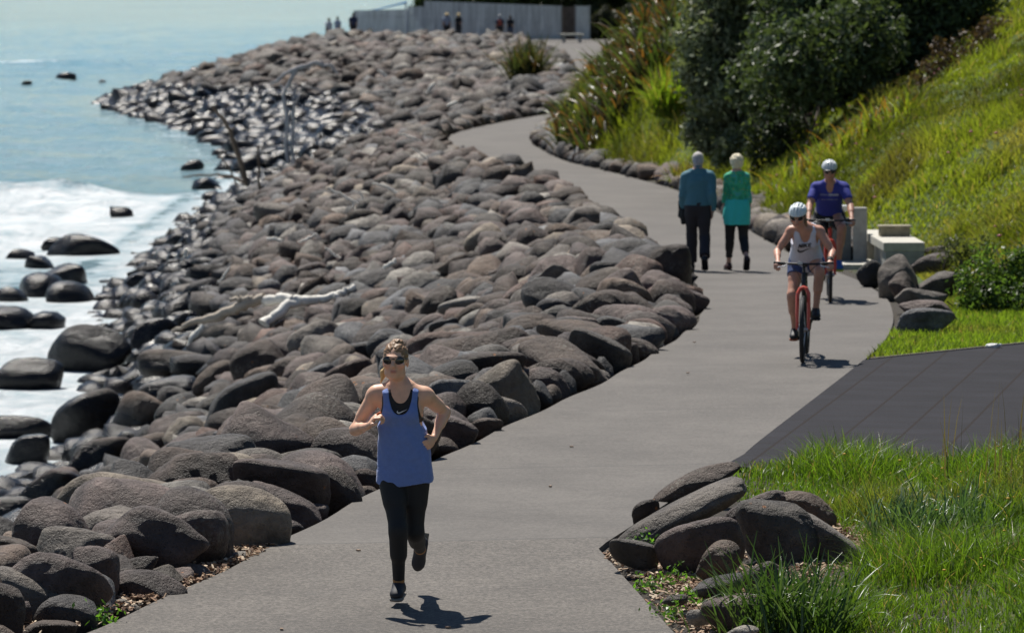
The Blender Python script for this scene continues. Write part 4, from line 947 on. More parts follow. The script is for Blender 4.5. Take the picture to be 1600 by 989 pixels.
for (x_, y_, dx_, dy_, r_, lab) in [
    (455, 205, 14, -8, 2, 'thin bleached stick on the wet rocks below the arched branch'), (560, 150, 16, -6, 2.2, 'pale stick lying in the middle of the far headland rocks'),
    (512, 62, 12, 5, 2.4, 'weathered pale plank end near the headland skyline'), (640, 215, 18, 6, 1.8, 'thin pale stick on the rocks left of the path bend'),
    (480, 372, 14, -7, 2.2, 'short cream stick above the driftwood log'), (655, 240, 12, 9, 1.8, 'bent grey stick on the rocks near the path bend'),
    (350, 430, 10, -12, 2.0, 'small pale stick standing among the rocks left of the log'), (600, 118, 10, 8, 2.4, 'small white wood piece high on the headland rocks'),
    (520, 395, -12, -8, 1.8, 'thin grey stick right above the white end of the log')]:
    wood('driftwood_stick', lab, 'driftwood', [[(x_-dx_, y_-dy_, r_*.5), (x_-dx_*.3, y_-dy_*.5, r_), (x_+dx_*.3, y_+dy_*.2, r_*1.1), (x_+dx_, y_+dy_, r_*.6)]], M_DRIFTW, (x_, y_+3), .5)

# ------------------------------------------------------------------ concrete seat, fountain post, far furniture
def parts_root(name, loc, label, cat, rz=0, group=None):
    r = bpy.data.objects.new(name, None); C.objects.link(r); r.location = loc; r.rotation_euler = (0, 0, rz); return tag(r, label, cat, group, 'thing')
st = parts_root('concrete_bench', (5.66, 64.5, -.24), 'long speckled concrete bench block with a small raised back, beside the path', 'bench', R(1.5))
b = MB(); b.box((0, 1.55, .335), (.60, 3.1, .13)); b.build('seat_slab', M_CONCL, st, False, .012)
b = MB(); b.box((.01, .25, .12), (.565, .5, .30)); b.box((.05, 1.5, .12), (.44, 2.0, .30)); b.box((.01, 2.8, .12), (.565, .5, .30)); b.build('plinth', M_CONC, st, False, .012)
b = MB(); b.box((.02, 1.5, .47), (.44, .28, .13)); b.box((.02, 1.5, .547), (.48, .32, .03)); b.build('back_block', simple('buff_concrete', (.27, .24, .17), .85, nscale=12, bmp=.3), st, False, .008)
ft = parts_root('drinking_fountain', (5.0, 66.6, -.28), 'grey concrete fountain posts with a pale bowl behind the cyclist in blue', 'fountain')
b = MB(); b.box((.18, 0, .40), (.20, .22, .86)); b.build('post', M_CONC, ft, False, .012)
b = MB(); b.box((-.20, .05, .33), (.50, .14, .68)); b.build('panel', simple('slate_panel', (.12, .13, .13), .8, nscale=8), ft, False, .008)
b = MB(); b.tube([(-.12, 0, .76), (-.12, 0, .80), (-.12, 0, .86)], [.07, .13, .16], 20); b.build('bowl', simple('white_enamel', (.75, .76, .78), .3), ft)
fb = parts_root('concrete_table', (3.75, 281, -.9), 'pale concrete table in front of the right end of the timber fence', 'table')
b = MB(); b.box((0, 0, .52), (1.5, .8, .12)); b.build('tabletop', M_CONCL, fb, False, .02)
for sx_ in (-.5, .5): b = MB(); b.box((sx_, 0, .23), (.2, .6, .46)); b.build('leg', M_CONC, fb, False, .02)
M_FENCE, _t, _b, _o = newmat('weathered_boards'); _tc = nd(_t, 'ShaderNodeTexCoord'); _mp = nd(_t, 'ShaderNodeMapping'); _mp.inputs['Scale'].default_value = (3.4, 1, .22)
_t.links.new(_tc.outputs['Object'], _mp.inputs[0]); _t.links.new(ramp(_t, noise(_t, _mp.outputs[0], 1.5, 4, .7), [(.3, (.36, .37, .39)), (.7, (.80, .82, .86))]).outputs[0], _b.inputs['Base Color']); _b.inputs['Roughness'].default_value = .8
fn = parts_root('timber_fence', (-2.5, 292, -1), 'tall grey vertical-board fence stepping up to the right behind the strollers', 'fence')
def fpx(px): return (px-800)/FPX*292 + 2.5
def ftop(py): return plane_depth(800, py, 292)[2] + 1
for (a, b_, t0, t1) in [(555, 637, 17, 15), (637, 664, 11, 11), (664, 876, 2, 10), (900, 921, 10, 10)]:
    b = MB(); x0, x1 = fpx(a), fpx(b_); nb = max(2, int((x1-x0)/.16))
    for i in range(nb):
        u = (i+.5)/nb; x = x0+(x1-x0)*u; h = ftop(t0+(t1-t0)*u); b.box((x, random.uniform(-.012, .012), h/2 - .05), ((x1-x0)/nb-.012, .03, h+.1))
    b.build('board_panel', M_FENCE, fn, False)
    for z_ in (.35, 1.6):
        b = MB(); b.box(((x0+x1)/2, .05, z_), (x1-x0, .045, .09)); b.build('rail', M_FENCE, fn, False)
for px in (555, 637, 664, 735, 806, 877, 899, 921):
    b = MB(); h = ftop(17 if px < 640 else (3 if px < 700 else 9)); b.box((fpx(px), .075, h/2), (.12, .1, h+.02)); b.build('post', simple('fence_post', (.24, .24, .24), .85) if px == 555 else bpy.data.materials['fence_post'], fn, False)
b = MB(); b.box((fpx(888), .3, 1.1), (fpx(899)-fpx(877), .05, 2.3)); b.build('opening_fill', simple('opening_brown', (.10, .08, .07), .9, nscale=3), fn, False)  # dark brown panel added to stand in for the dark opening
cnp = parts_root('blue_canopy', (-8.0, 297, -1), 'bright blue shade canopy peeping over the lower part of the fence', 'canopy')
b = MB(); V = [(-1.3, 0, 1.95), (1.0, 0, 2.55), (1.0, 2, 2.55), (-1.3, 2, 1.95), (-1.3, 0, 1.90), (1.0, 0, 2.42), (1.0, 2, 2.42), (-1.3, 2, 1.90)]
b.add(V, [(0,1,2,3),(4,7,6,5),(0,4,5,1),(1,5,6,2),(2,6,7,3),(3,7,4,0)]); b.build('canopy_cloth', simple('blue_cloth', (.05, .32, .75), .6), cnp, False)
for x_, y_ in ((-1.2, .1), (.95, .1), (.95, 1.9), (-1.2, 1.9)): b = MB(); b.tube([(x_, y_, 0), (x_, y_, 2.45 if x_ > 0 else 2.05)], .03, 8); b.build('pole', simple('canopy_pole', (.4, .4, .42), .5) if (x_, y_) == (-1.2, .1) else bpy.data.materials['canopy_pole'], cnp)

# ------------------------------------------------------------------ people: distance fields turned into one surface
def v3(*a): return np.array(a, float)
def unit(a): a = np.asarray(a, float); return a/np.linalg.norm(a)
def frame(fwd, up):
    """columns: right, back(+y local), up"""
    u = unit(up); b = -unit(fwd); b = unit(b - u*np.dot(b, u)); r = np.cross(b, u); return np.stack([r, b, u], 1)
class Op:
    def __init__(s, f, lo, hi, k=.02, tag='', sub=False): s.f = f; s.lo = np.array(lo); s.hi = np.array(hi); s.k = k; s.tag = tag; s.sub = sub
def rc(a, b, ra, rb, k=.02, tag='', sub=False):
    a = np.array(a, float); b = np.array(b, float); ab = b-a; L2 = ab @ ab
    def f(P):
        t = np.clip(((P-a) @ ab)/L2, 0, 1); return np.linalg.norm(P - a - t[..., None]*ab, axis=-1) - (ra + (rb-ra)*t)
    m = max(ra, rb); return Op(f, np.minimum(a, b)-m, np.maximum(a, b)+m, k, tag, sub)
def el(c, r, M=None, k=.02, tag='', sub=False):
    c = np.array(c, float); r = np.array(r, float); M = np.eye(3) if M is None else M
    def f(P):
        q = ((P-c) @ M)/r; n = np.linalg.norm(q, axis=-1); g_ = np.linalg.norm(q/r, axis=-1); return n*(n-1)/np.maximum(g_, 1e-5)
    m = np.abs(M) @ r; return Op(f, c-m, c+m, k, tag, sub)
def bx(c, h, M=None, rnd=.01, k=.01, tag='', sub=False):
    c = np.array(c, float); h = np.array(h, float)-rnd; M = np.eye(3) if M is None else M
    def f(P):
        q = np.abs((P-c) @ M) - h; return np.linalg.norm(np.maximum(q, 0), axis=-1) + np.minimum(q.max(-1), 0) - rnd
    m = np.abs(M) @ (h+rnd); return Op(f, c-m, c+m, k, tag, sub)
def loft(o, M, prof, k=.02, tag='', p=2.3, sub=False):
    """prof rows (h, cx, cy, rx, ry) along M's third column from o"""
    o = np.array(o, float); A = np.array(prof, float)
    def f(P):
        q = (P-o) @ M; h = q[..., 2]; hc = np.clip(h, A[0, 0], A[-1, 0])
        cx = np.interp(hc, A[:, 0], A[:, 1]); cy = np.interp(hc, A[:, 0], A[:, 2]); rx = np.interp(hc, A[:, 0], A[:, 3]); ry = np.interp(hc, A[:, 0], A[:, 4])
        x = np.abs(q[..., 0]-cx)/rx; y = np.abs(q[..., 1]-cy)/ry
        d = ((x**p + y**p)**(1/p) - 1)*np.minimum(rx, ry); e = np.maximum(A[0, 0]-h, h-A[-1, 0])
        return np.where(e > 0, np.sqrt(np.maximum(d, 0)**2 + e**2), np.maximum(d, -.05 - 0*e) if False else np.maximum(d, e))
    rr = max(A[:, 3].max(), A[:, 4].max()) + np.abs(A[:, 1:3]).max(); pts = np.array([o + M @ v3(sx*rr, sy*rr, h) for sx in (-1, 1) for sy in (-1, 1) for h in (A[0, 0], A[-1, 0])])
    return Op(f, pts.min(0), pts.max(0), k, tag, sub)
def field_mesh(name, ops, h, off=0., cuts=(), noise_amp=0, noise_fn=None, mat=None, parent=None, keep=None, smooth_it=1, tint=None):
    add = [o for o in ops if not o.sub]; lo = np.min([o.lo for o in add], 0) - off - .03; hi = np.max([o.hi for o in add], 0) + off + .03
    if keep is not None: lo = np.maximum(lo, keep[0]); hi = np.minimum(hi, keep[1])
    n = np.ceil((hi-lo)/h).astype(int)+1; D = np.full(n, .2, np.float32)
    def region(o, m):
        a = np.maximum(((o.lo-m-lo)/h).astype(int), 0); b = np.minimum(((o.hi+m-lo)/h).astype(int)+2, n)
        if (b <= a).any(): return None, None
        sl = tuple(slice(i, j) for i, j in zip(a, b)); gx = np.meshgrid(*[lo[i] + h*np.arange(a[i], b[i]) for i in range(3)], indexing='ij'); return sl, np.stack(gx, -1)
    for o in list(ops) + list(cuts):
        sl, P = region(o, off + o.k + .025)
        if sl is None: continue
        d = o.f(P)
        if o.sub:
            D[sl] = np.maximum(D[sl], -d)
        else:
            d = d - off; a = D[sl]; k = o.k; q = np.maximum(k-np.abs(a-d), 0)/k; D[sl] = np.minimum(a, d) - q*q*k*.25
    if noise_fn is not None:
        gx = np.meshgrid(*[lo[i] + h*np.arange(n[i]) for i in range(3)], indexing='ij'); P = np.stack(gx, -1); near = np.abs(D) < .05; D[near] += noise_fn(P[near])
    if keep is not None: pass
    D[0] = D[-1] = .2; D[:, 0] = D[:, -1] = .2; D[:, :, 0] = D[:, :, -1] = .2
    S = D < 0
    cs = [(i, j, k) for i in (0, 1) for j in (0, 1) for k in (0, 1)]
    def cor(A, c): return A[c[0]:A.shape[0]-1+c[0], c[1]:A.shape[1]-1+c[1], c[2]:A.shape[2]-1+c[2]]
    cnt = sum(cor(S, c).astype(np.int8) for c in cs); act = (cnt > 0) & (cnt < 8); I = np.argwhere(act); idx = np.full(act.shape, -1, np.int32); idx[act] = np.arange(len(I))
    acc = np.zeros((len(I), 3)); num = np.zeros(len(I))
    for a in cs:
        for ax in range(3):
            if a[ax]: continue
            b = list(a); b[ax] = 1
            da = D[I[:, 0]+a[0], I[:, 1]+a[1], I[:, 2]+a[2]]; db = D[I[:, 0]+b[0], I[:, 1]+b[1], I[:, 2]+b[2]]; m = (da < 0) != (db < 0)
            t = np.where(m, da/(da-db+1e-12), 0); p = np.tile(np.array(a, float), (len(I), 1)); p[:, ax] = t; acc[m] += p[m]; num[m] += 1
    V = lo + h*(I + acc/num[:, None]); Fs = []
    for ax in range(3):
        u, v = [(1, 2), (2, 0), (0, 1)][ax]; sl0 = [slice(None)]*3; sl1 = [slice(None)]*3; sl0[ax] = slice(0, -1); sl1[ax] = slice(1, None)
        ch = S[tuple(sl0)] != S[tuple(sl1)]; E = np.argwhere(ch); E = E[(E[:, u] > 0) & (E[:, v] > 0)]
        def at(du, dv): q = E.copy(); q[:, u] -= du; q[:, v] -= dv; return idx[q[:, 0], q[:, 1], q[:, 2]]
        Q = np.stack([at(1, 1), at(0, 1), at(0, 0), at(1, 0)], 1); ins = S[E[:, 0], E[:, 1], E[:, 2]]; Q[~ins] = Q[~ins][:, ::-1]; Q = Q[(Q >= 0).all(1)]; Fs.append(Q)
    F = np.concatenate(Fs)
    for _ in range(smooth_it):
        A = np.zeros_like(V); w_ = np.zeros(len(V))
        for i in range(4): np.add.at(A, F[:, i], V[F[:, (i+1) % 4]] + V[F[:, i-1]]); np.add.at(w_, F[:, i], 2)
        V = V*.5 + .5*A/np.maximum(w_, 1)[:, None]
    me = npmesh(name, V, F); o = link(name, me, mat, parent)
    if tint is not None: add_attr(me, 'tint', tint(V))
    return o
def ik(a, b, l1, l2, pole):
    a = np.array(a, float); b = np.array(b, float); d = np.linalg.norm(b-a); d = min(d, (l1+l2)*.999); n = unit(b-a); x = (d*d+l1*l1-l2*l2)/(2*d); hgt = math.sqrt(max(l1*l1-x*x, 0))
    p = np.array(pole, float); p = unit(p - n*np.dot(p, n)); return a + n*x + p*hgt
def hand_ops(w_, d, pn, side, curl=(.5, .7, .6), s=1.0, grip=False, tag='hand'):
    """w_ wrist, d direction, pn palm normal (fingers curl towards it), side: direction of the thumb"""
    d = unit(d); pn = unit(np.array(pn) - d*np.dot(pn, d)); sd = unit(np.array(side) - d*np.dot(side, d) - pn*np.dot(side, pn)); M = np.stack([sd, pn, d], 1)
    O = [el(w_ + d*.048*s, (.040*s, .017*s, .052*s), M, .012, tag)]
    for i, (lat, ln) in enumerate([(.030, .036), (.011, .041), (-.009, .038), (-.028, .030)]):
        p = w_ + d*(.088*s - .004*abs(i-1)) + sd*lat*s; a = .25 if not grip else .5
        for j, (f_, c) in enumerate(zip((1.0, .68, .55), curl)):
            a += c; q = p + (d*math.cos(a) + pn*math.sin(a))*ln*f_*s; O.append(rc(p, q, (.0092-.0008*j)*s, (.0085-.0008*j)*s, .006, tag)); p = q
    p = w_ + d*.025*s + sd*.028*s; q = p + (d*.75 + sd*.6 + pn*.25)*.036*s; r = q + (d*.75 + pn*.65 - sd*(.35 if grip else .0))*.030*s
    O += [rc(w_+d*.02*s, q, .014*s, .011*s, .012, tag), rc(q, r, .0105*s, .0085*s, .006, tag)]; return O
def head_ops(c, M, s=1.0, male=False):
    P = lambda x, y, z: c + M @ (v3(x, y, z)*s)
    O = [el(P(0, .012, .030), v3(.074, .094, .088)*s, M, .03, 'head'), el(P(0, -.030, -.030), v3(.058 if not male else .063, .062, .082)*s, M, .035, 'head'),
         el(P(0, -.064, -.092), v3(.024, .020, .018)*s, M, .03, 'head'), rc(P(-.035, -.02, -.075), P(.035, -.02, -.075), .03*s, .03*s, .03, 'head'),
         rc(P(0, -.088, .012), P(0, -.108, -.024), .009*s, .0135*s, .012, 'head'), el(P(0, -.098, -.030), v3(.017, .010, .009)*s, M, .008, 'head'),
         el(P(0, -.083, .028), v3(.050, .014, .010)*s, M, .02, 'head'), el(P(-.045, -.066, -.02), v3(.022, .022, .020)*s, M, .02, 'head'), el(P(.045, -.066, -.02), v3(.022, .022, .020)*s, M, .02, 'head'),
         el(P(0, -.089, -.056), v3(.023, .010, .0065)*s, M, .007, 'head'), el(P(0, -.087, -.067), v3(.019, .010, .0065)*s, M, .008, 'head'),
         el(P(-.076, .012, -.004), v3(.010, .020, .033)*s, M, .006, 'head'), el(P(.076, .012, -.004), v3(.010, .020, .033)*s, M, .006, 'head')]
    return O
def torso_ops(base, M, Ls, male=False, s=1.0, bust=True):
    F_ = [(-.13, .05, .06), (-.06, .13, .095), (.0, .168, .112), (.09, .158, .105), (.20, .130, .092), (.30, .137, .098), (.38, .148, .104), (.46, .150, .098), (.51, .125, .080), (.555, .07, .055)]
    Mm = [(-.13, .05, .06), (-.06, .13, .10), (.0, .165, .118), (.10, .160, .118), (.20, .158, .115), (.30, .168, .118), (.38, .180, .122), (.45, .168, .108), (.50, .125, .08), (.55, .07, .055)]
    A = Mm if male else F_; k = Ls/.53
    O = [loft(base, M, [(h*k, 0, 0, a*s, b*s) for h, a, b in A], .03, 'torso')]
    if not male and bust:
        for sx in (-1, 1): O.append(el(base + M @ v3(sx*.068*s, -.075*s, .375*k), v3(.062, .055, .058)*s, M, .03, 'torso'))
    return O
def arm_ops(sh, el_, wr, s=1.0, male=False):
    m = 1.18 if male else 1.0; up = unit(el_-sh); lo = unit(wr-el_)
    return [el(sh + up*.015, v3(.055, .052, .052)*s*m, None, .035, 'arm'), rc(sh, el_, .046*s*m, .036*s*m, .03, 'arm'), rc(sh+(el_-sh)*.3, sh+(el_-sh)*.62, .045*s*m, .043*s*m, .02, 'arm'), rc(el_, wr, .036*s*m, .0235*s*m, .02, 'arm'), rc(el_+(wr-el_)*.12, el_+(wr-el_)*.45, .038*s*m, .034*s*m, .02, 'arm')]
def leg_ops(hp, kn, an, s=1.0, male=False):
    m = 1.03 if male else 1.0; sh = unit(an-kn); th = unit(kn-hp); bk = unit(th - sh) if np.linalg.norm(th-sh) > .15 else v3(0, 1, 0)
    bk = unit(bk - sh*np.dot(bk, sh)); c1 = kn + (an-kn)*.10 + bk*.012; c2 = kn+(an-kn)*.45 + bk*.016
    return [rc(hp, kn, .088*s*m, .055*s*m, .04, 'leg'), rc(hp+(kn-hp)*.2, hp+(kn-hp)*.5, .088*s*m, .074*s*m, .03, 'leg'), rc(kn, an, .052*s*m, .034*s*m, .03, 'leg'), rc(c1, c2, .052*s*m, .050*s*m, .03, 'leg')]
def foot_ops(an, td, up, s=1.0, tag='foot'):
    td = unit(td); up = unit(np.array(up)-td*np.dot(up, td)); M = np.stack([np.cross(td, up), td, up], 1); he = an - up*.055*s - td*.035*s
    return [rc(an, he+td*.02*s, .033*s, .034*s, .02, tag), rc(he+td*.02*s, he+td*.16*s - up*.008*s, .034*s, .026*s, .03, tag), el(he+td*.15*s-up*.004*s, v3(.040, .058, .024)*s, M, .02, tag)]
def shoe(an, td, up, mat, sole, parent, h, s=1.0):
    td = unit(td); up = unit(np.array(up)-td*np.dot(up, td)); M = np.stack([np.cross(td, up), td, up], 1); he = an - up*.060*s - td*.038*s
    o = field_mesh('shoe', [rc(an - up*.005, he+up*.02*s, .042*s, .041*s, .02), rc(he+up*.012*s, he+td*.15*s+up*.0*s, .041*s, .034*s, .03), el(he+td*.155*s, v3(.047, .068, .036)*s, M, .03), el(he+td*.07*s+up*.02*s, v3(.040, .07, .04)*s, M, .03)], h,
                   cuts=[bx(he - up*.085*s, (.2, .3, .055), M, .001, sub=True)], mat=mat, parent=parent)
    field_mesh('sole', [bx(he+td*.068*s - up*.035*s, (.045*s, .135*s, .012*s), M, .010), el(he+td*.155*s - up*.035*s, v3(.051, .070, .016)*s, M, .01)], min(h, .005), mat=sole, parent=o, smooth_it=0)
M_SKIN = None
def skin_mat(name, col, lips=(.36, .13, .10)):
    m, t, b, o = newmat(name); at = nd(t, 'ShaderNodeAttribute', attribute_name='tint'); tc = nd(t, 'ShaderNodeTexCoord')
    n = noise(t, tc.outputs['Object'], 18, 4); c = mix(t, 1.0, at.outputs['Color'], ramp(t, n, [(.3, g(.9)), (.7, g(1.08))]).outputs[0], 'MULTIPLY')
    t.links.new(c, b.inputs['Base Color']); b.inputs['Roughness'].default_value = .5; b.inputs['Subsurface Weight'].default_value = .12; b.inputs['Subsurface Radius'].default_value = (.9, .3, .15); b.inputs['Subsurface Scale'].default_value = .015
    return m
def skin_tint(col, hc, HM, s=1.0, ears=True):
    def f(V):
        T = np.tile(np.array(col), (len(V), 1)).astype(float); q = ((V-hc) @ HM)/s
        lip = np.exp(-((q[:, 0]/.022)**2)**2 - (((q[:, 2]+.061)/.0095)**2)**2)*(q[:, 1] < -.06); T = T*(1-lip[:, None]*.75) + np.array([.42, .13, .11])*lip[:, None]*.75
        for sx in (-1, 1):
            ch = np.exp(-((q[:, 0]-sx*.046)**2 + (q[:, 2]+.028)**2)/.022**2)*(q[:, 1] < -.03); T *= 1 + ch[:, None]*np.array([.12, -.08, -.08])
            br = np.exp(-(((q[:, 0]-sx*.034)/.021)**2)**2 - (((q[:, 2]-.033)/.0055)**2)**2)*(q[:, 1] < -.05); T = T*(1-br[:, None]*.7) + np.array([.08, .05, .03])*br[:, None]*.7
            ey = np.exp(-(((q[:, 0]-sx*.032)/.014)**2)**2 - (((q[:, 2]-.014)/.007)**2)**2)*(q[:, 1] < -.05); T = T*(1-ey[:, None]) + np.array([.05, .035, .03])*ey[:, None]
        return T
    return f
def sunglasses(parent, hc, HM, s, mat, lens):
    P = lambda x, y, z: hc + HM @ (v3(x, y, z)*s)
    mb = MB()
    for sx in (-1, 1):
        mb.tube([P(sx*(.035 + .029*math.cos(a)), -.094 + .016*abs(math.cos(a))*(1 if math.cos(a)*1 > 0 else 0) + .004, .012 + .022*math.sin(a)) for a in np.linspace(0, 2*math.pi, 22)[:-1]], .0042*s, 8, closed=True)
        mb.tube([P(sx*.064, -.080, .020), P(sx*.076, -.03, .018), P(sx*.080, .02, .012)], .0034*s, 8)
    mb.tube([P(-.010, -.100, .018), P(0, -.104, .021), P(.010, -.100, .018)], .0034*s, 8)
    o = mb.build('sunglasses', mat, parent)
    for sx in (-1, 1):
        l = MB(); V = [P(sx*.035, -.099, .012)]; n = 22
        for a in np.linspace(0, 2*math.pi, n+1)[:-1]: V.append(P(sx*(.035+.029*math.cos(a)), -.093 + (.012*math.cos(a) if math.cos(a) > 0 else 0), .012+.022*math.sin(a)))
        F = [(0, 1+i, 1+(i+1) % n) for i in range(n)]; W = len(V); V += [v + HM @ v3(0, .004, 0) for v in V]; F += [(W, W+1+(i+1) % n, W+1+i) for i in range(n)] + [(1+i, W+1+i, W+1+(i+1) % n, 1+(i+1) % n) for i in range(n)]
        l.add(V, F); l.build('lens', lens, o)
def cloth(name, col, rough=.85, fold=0, sheen=.0, tr=0, fscale=(5, 5, 9), dist=.02):
    m, t, b, o = newmat(name); tc = nd(t, 'ShaderNodeTexCoord'); mp = nd(t, 'ShaderNodeMapping'); mp.inputs['Scale'].default_value = fscale; t.links.new(tc.outputs['Object'], mp.inputs[0])
    n = noise(t, mp.outputs[0], 1.3, 4, .5, .8); b.inputs['Roughness'].default_value = rough; b.inputs['Sheen Weight'].default_value = sheen
    r = ramp(t, noise(t, tc.outputs['Object'], 40, 4), [(.3, tuple(c*.94 for c in col)), (.7, tuple(min(1, c*1.05) for c in col))]); t.links.new(r.outputs[0], b.inputs['Base Color'])
    if fold: t.links.new(bump(t, n, fold, dist), b.inputs['Normal'])
    return m
def folds(amp, az=0, fx=14, fz=5, s=3):
    def f(P): return amp*(vn3(np.stack([P[:, 0]*fx + P[:, 2]*fz*.8, P[:, 1]*fx*.7, P[:, 2]*fz], 1), s) - .5)*2
    return f
def stamp(name, mat, parent, target, polys, centre, ux, uz, depth=-1, thick=.0015, axis=(0, 1, 0)):
    """flat shapes (lists of 2-D outlines) pressed onto a garment's surface from the front"""
    me = target.data; bv = BVHTree.FromPolygons([v.co[:] for v in me.vertices], [p.vertices[:] for p in me.polygons]); mb = MB(); ax = Vector(axis).normalized()
    for poly in polys:
        from mathutils.geometry import tessellate_polygon
        pts = [Vector((x, y, 0)) for x, y in poly]; tris = tessellate_polygon([pts]); V = []
        for p in pts:
            q = Vector(centre) + Vector(ux)*p.x + Vector(uz)*p.y - ax*.6; hit_, nrm, i, d_ = bv.ray_cast(q, ax); V.append(tuple((hit_ if hit_ else q+ax*.5) - ax*.004))
        n = len(V); W = [tuple(Vector(v) - ax*thick) for v in V]; mb.add(V + W, [tuple(t_) for t_ in tris] + [tuple(n+i for i in reversed(t_)) for t_ in tris] + [(i, (i+1) % n, n+(i+1) % n, n+i) for i in range(n)])
    return mb.build(name, mat, parent, False)
def dense(poly, step=.006):
    out = []
    for i in range(len(poly)):
        a = np.array(poly[i], float); b = np.array(poly[(i+1) % len(poly)], float); k = max(1, int(np.linalg.norm(b-a)/step))
        for j in range(k): out.append(tuple(a + (b-a)*j/k))
    return out
SWOOSH = [(-1.0, .05), (-.93, -.12), (-.80, -.26), (-.62, -.33), (-.40, -.30), (1.0, .38), (-.25, -.02), (-.50, -.08), (-.68, -.06), (-.78, .05), (-.80, .18), (-.74, .32), (-.90, .20)]
def text_polys(txt, w_, hgt, slant=.25):
    G = {'N': [[(0,0),(.25,0),(.25,.55),(.62,0),(.9,0),(.9,1),(.66,1),(.66,.42),(.28,1),(0,1)]], 'I': [[(0,0),(.3,0),(.3,1),(0,1)]],
         'K': [[(0,0),(.26,0),(.26,.36),(.62,0),(.98,0),(.5,.52),(.94,1),(.6,1),(.26,.62),(.26,1),(0,1)]], 'E': [[(0,0),(.75,0),(.75,.22),(.27,.22),(.27,.40),(.68,.40),(.68,.60),(.27,.60),(.27,.78),(.75,.78),(.75,1),(0,1)]]}
    adv = {'N': 1.02, 'I': .42, 'K': 1.05, 'E': .85}; tot = sum(adv[c] for c in txt); x = 0; out = []
    for c in txt:
        for p in G[c]: out.append([((x+a+b*slant)/tot*w_ - w_/2, b*hgt - hgt/2) for a, b in p])
        x += adv[c]
    return out
M_BLK = cloth('black_fabric', (.012, .012, .014), .7); M_BLKS = simple('black_rubber', (.018, .018, .02), .7); M_SHADE = simple('dark_lens', (.01, .01, .012), .12, spec=.8); M_FRAME = simple('black_acetate', (.012, .012, .012), .3)
M_WHT = simple('white_print', (.75, .75, .75), .6); M_BLKP = simple('black_print', (.015, .015, .02), .6)

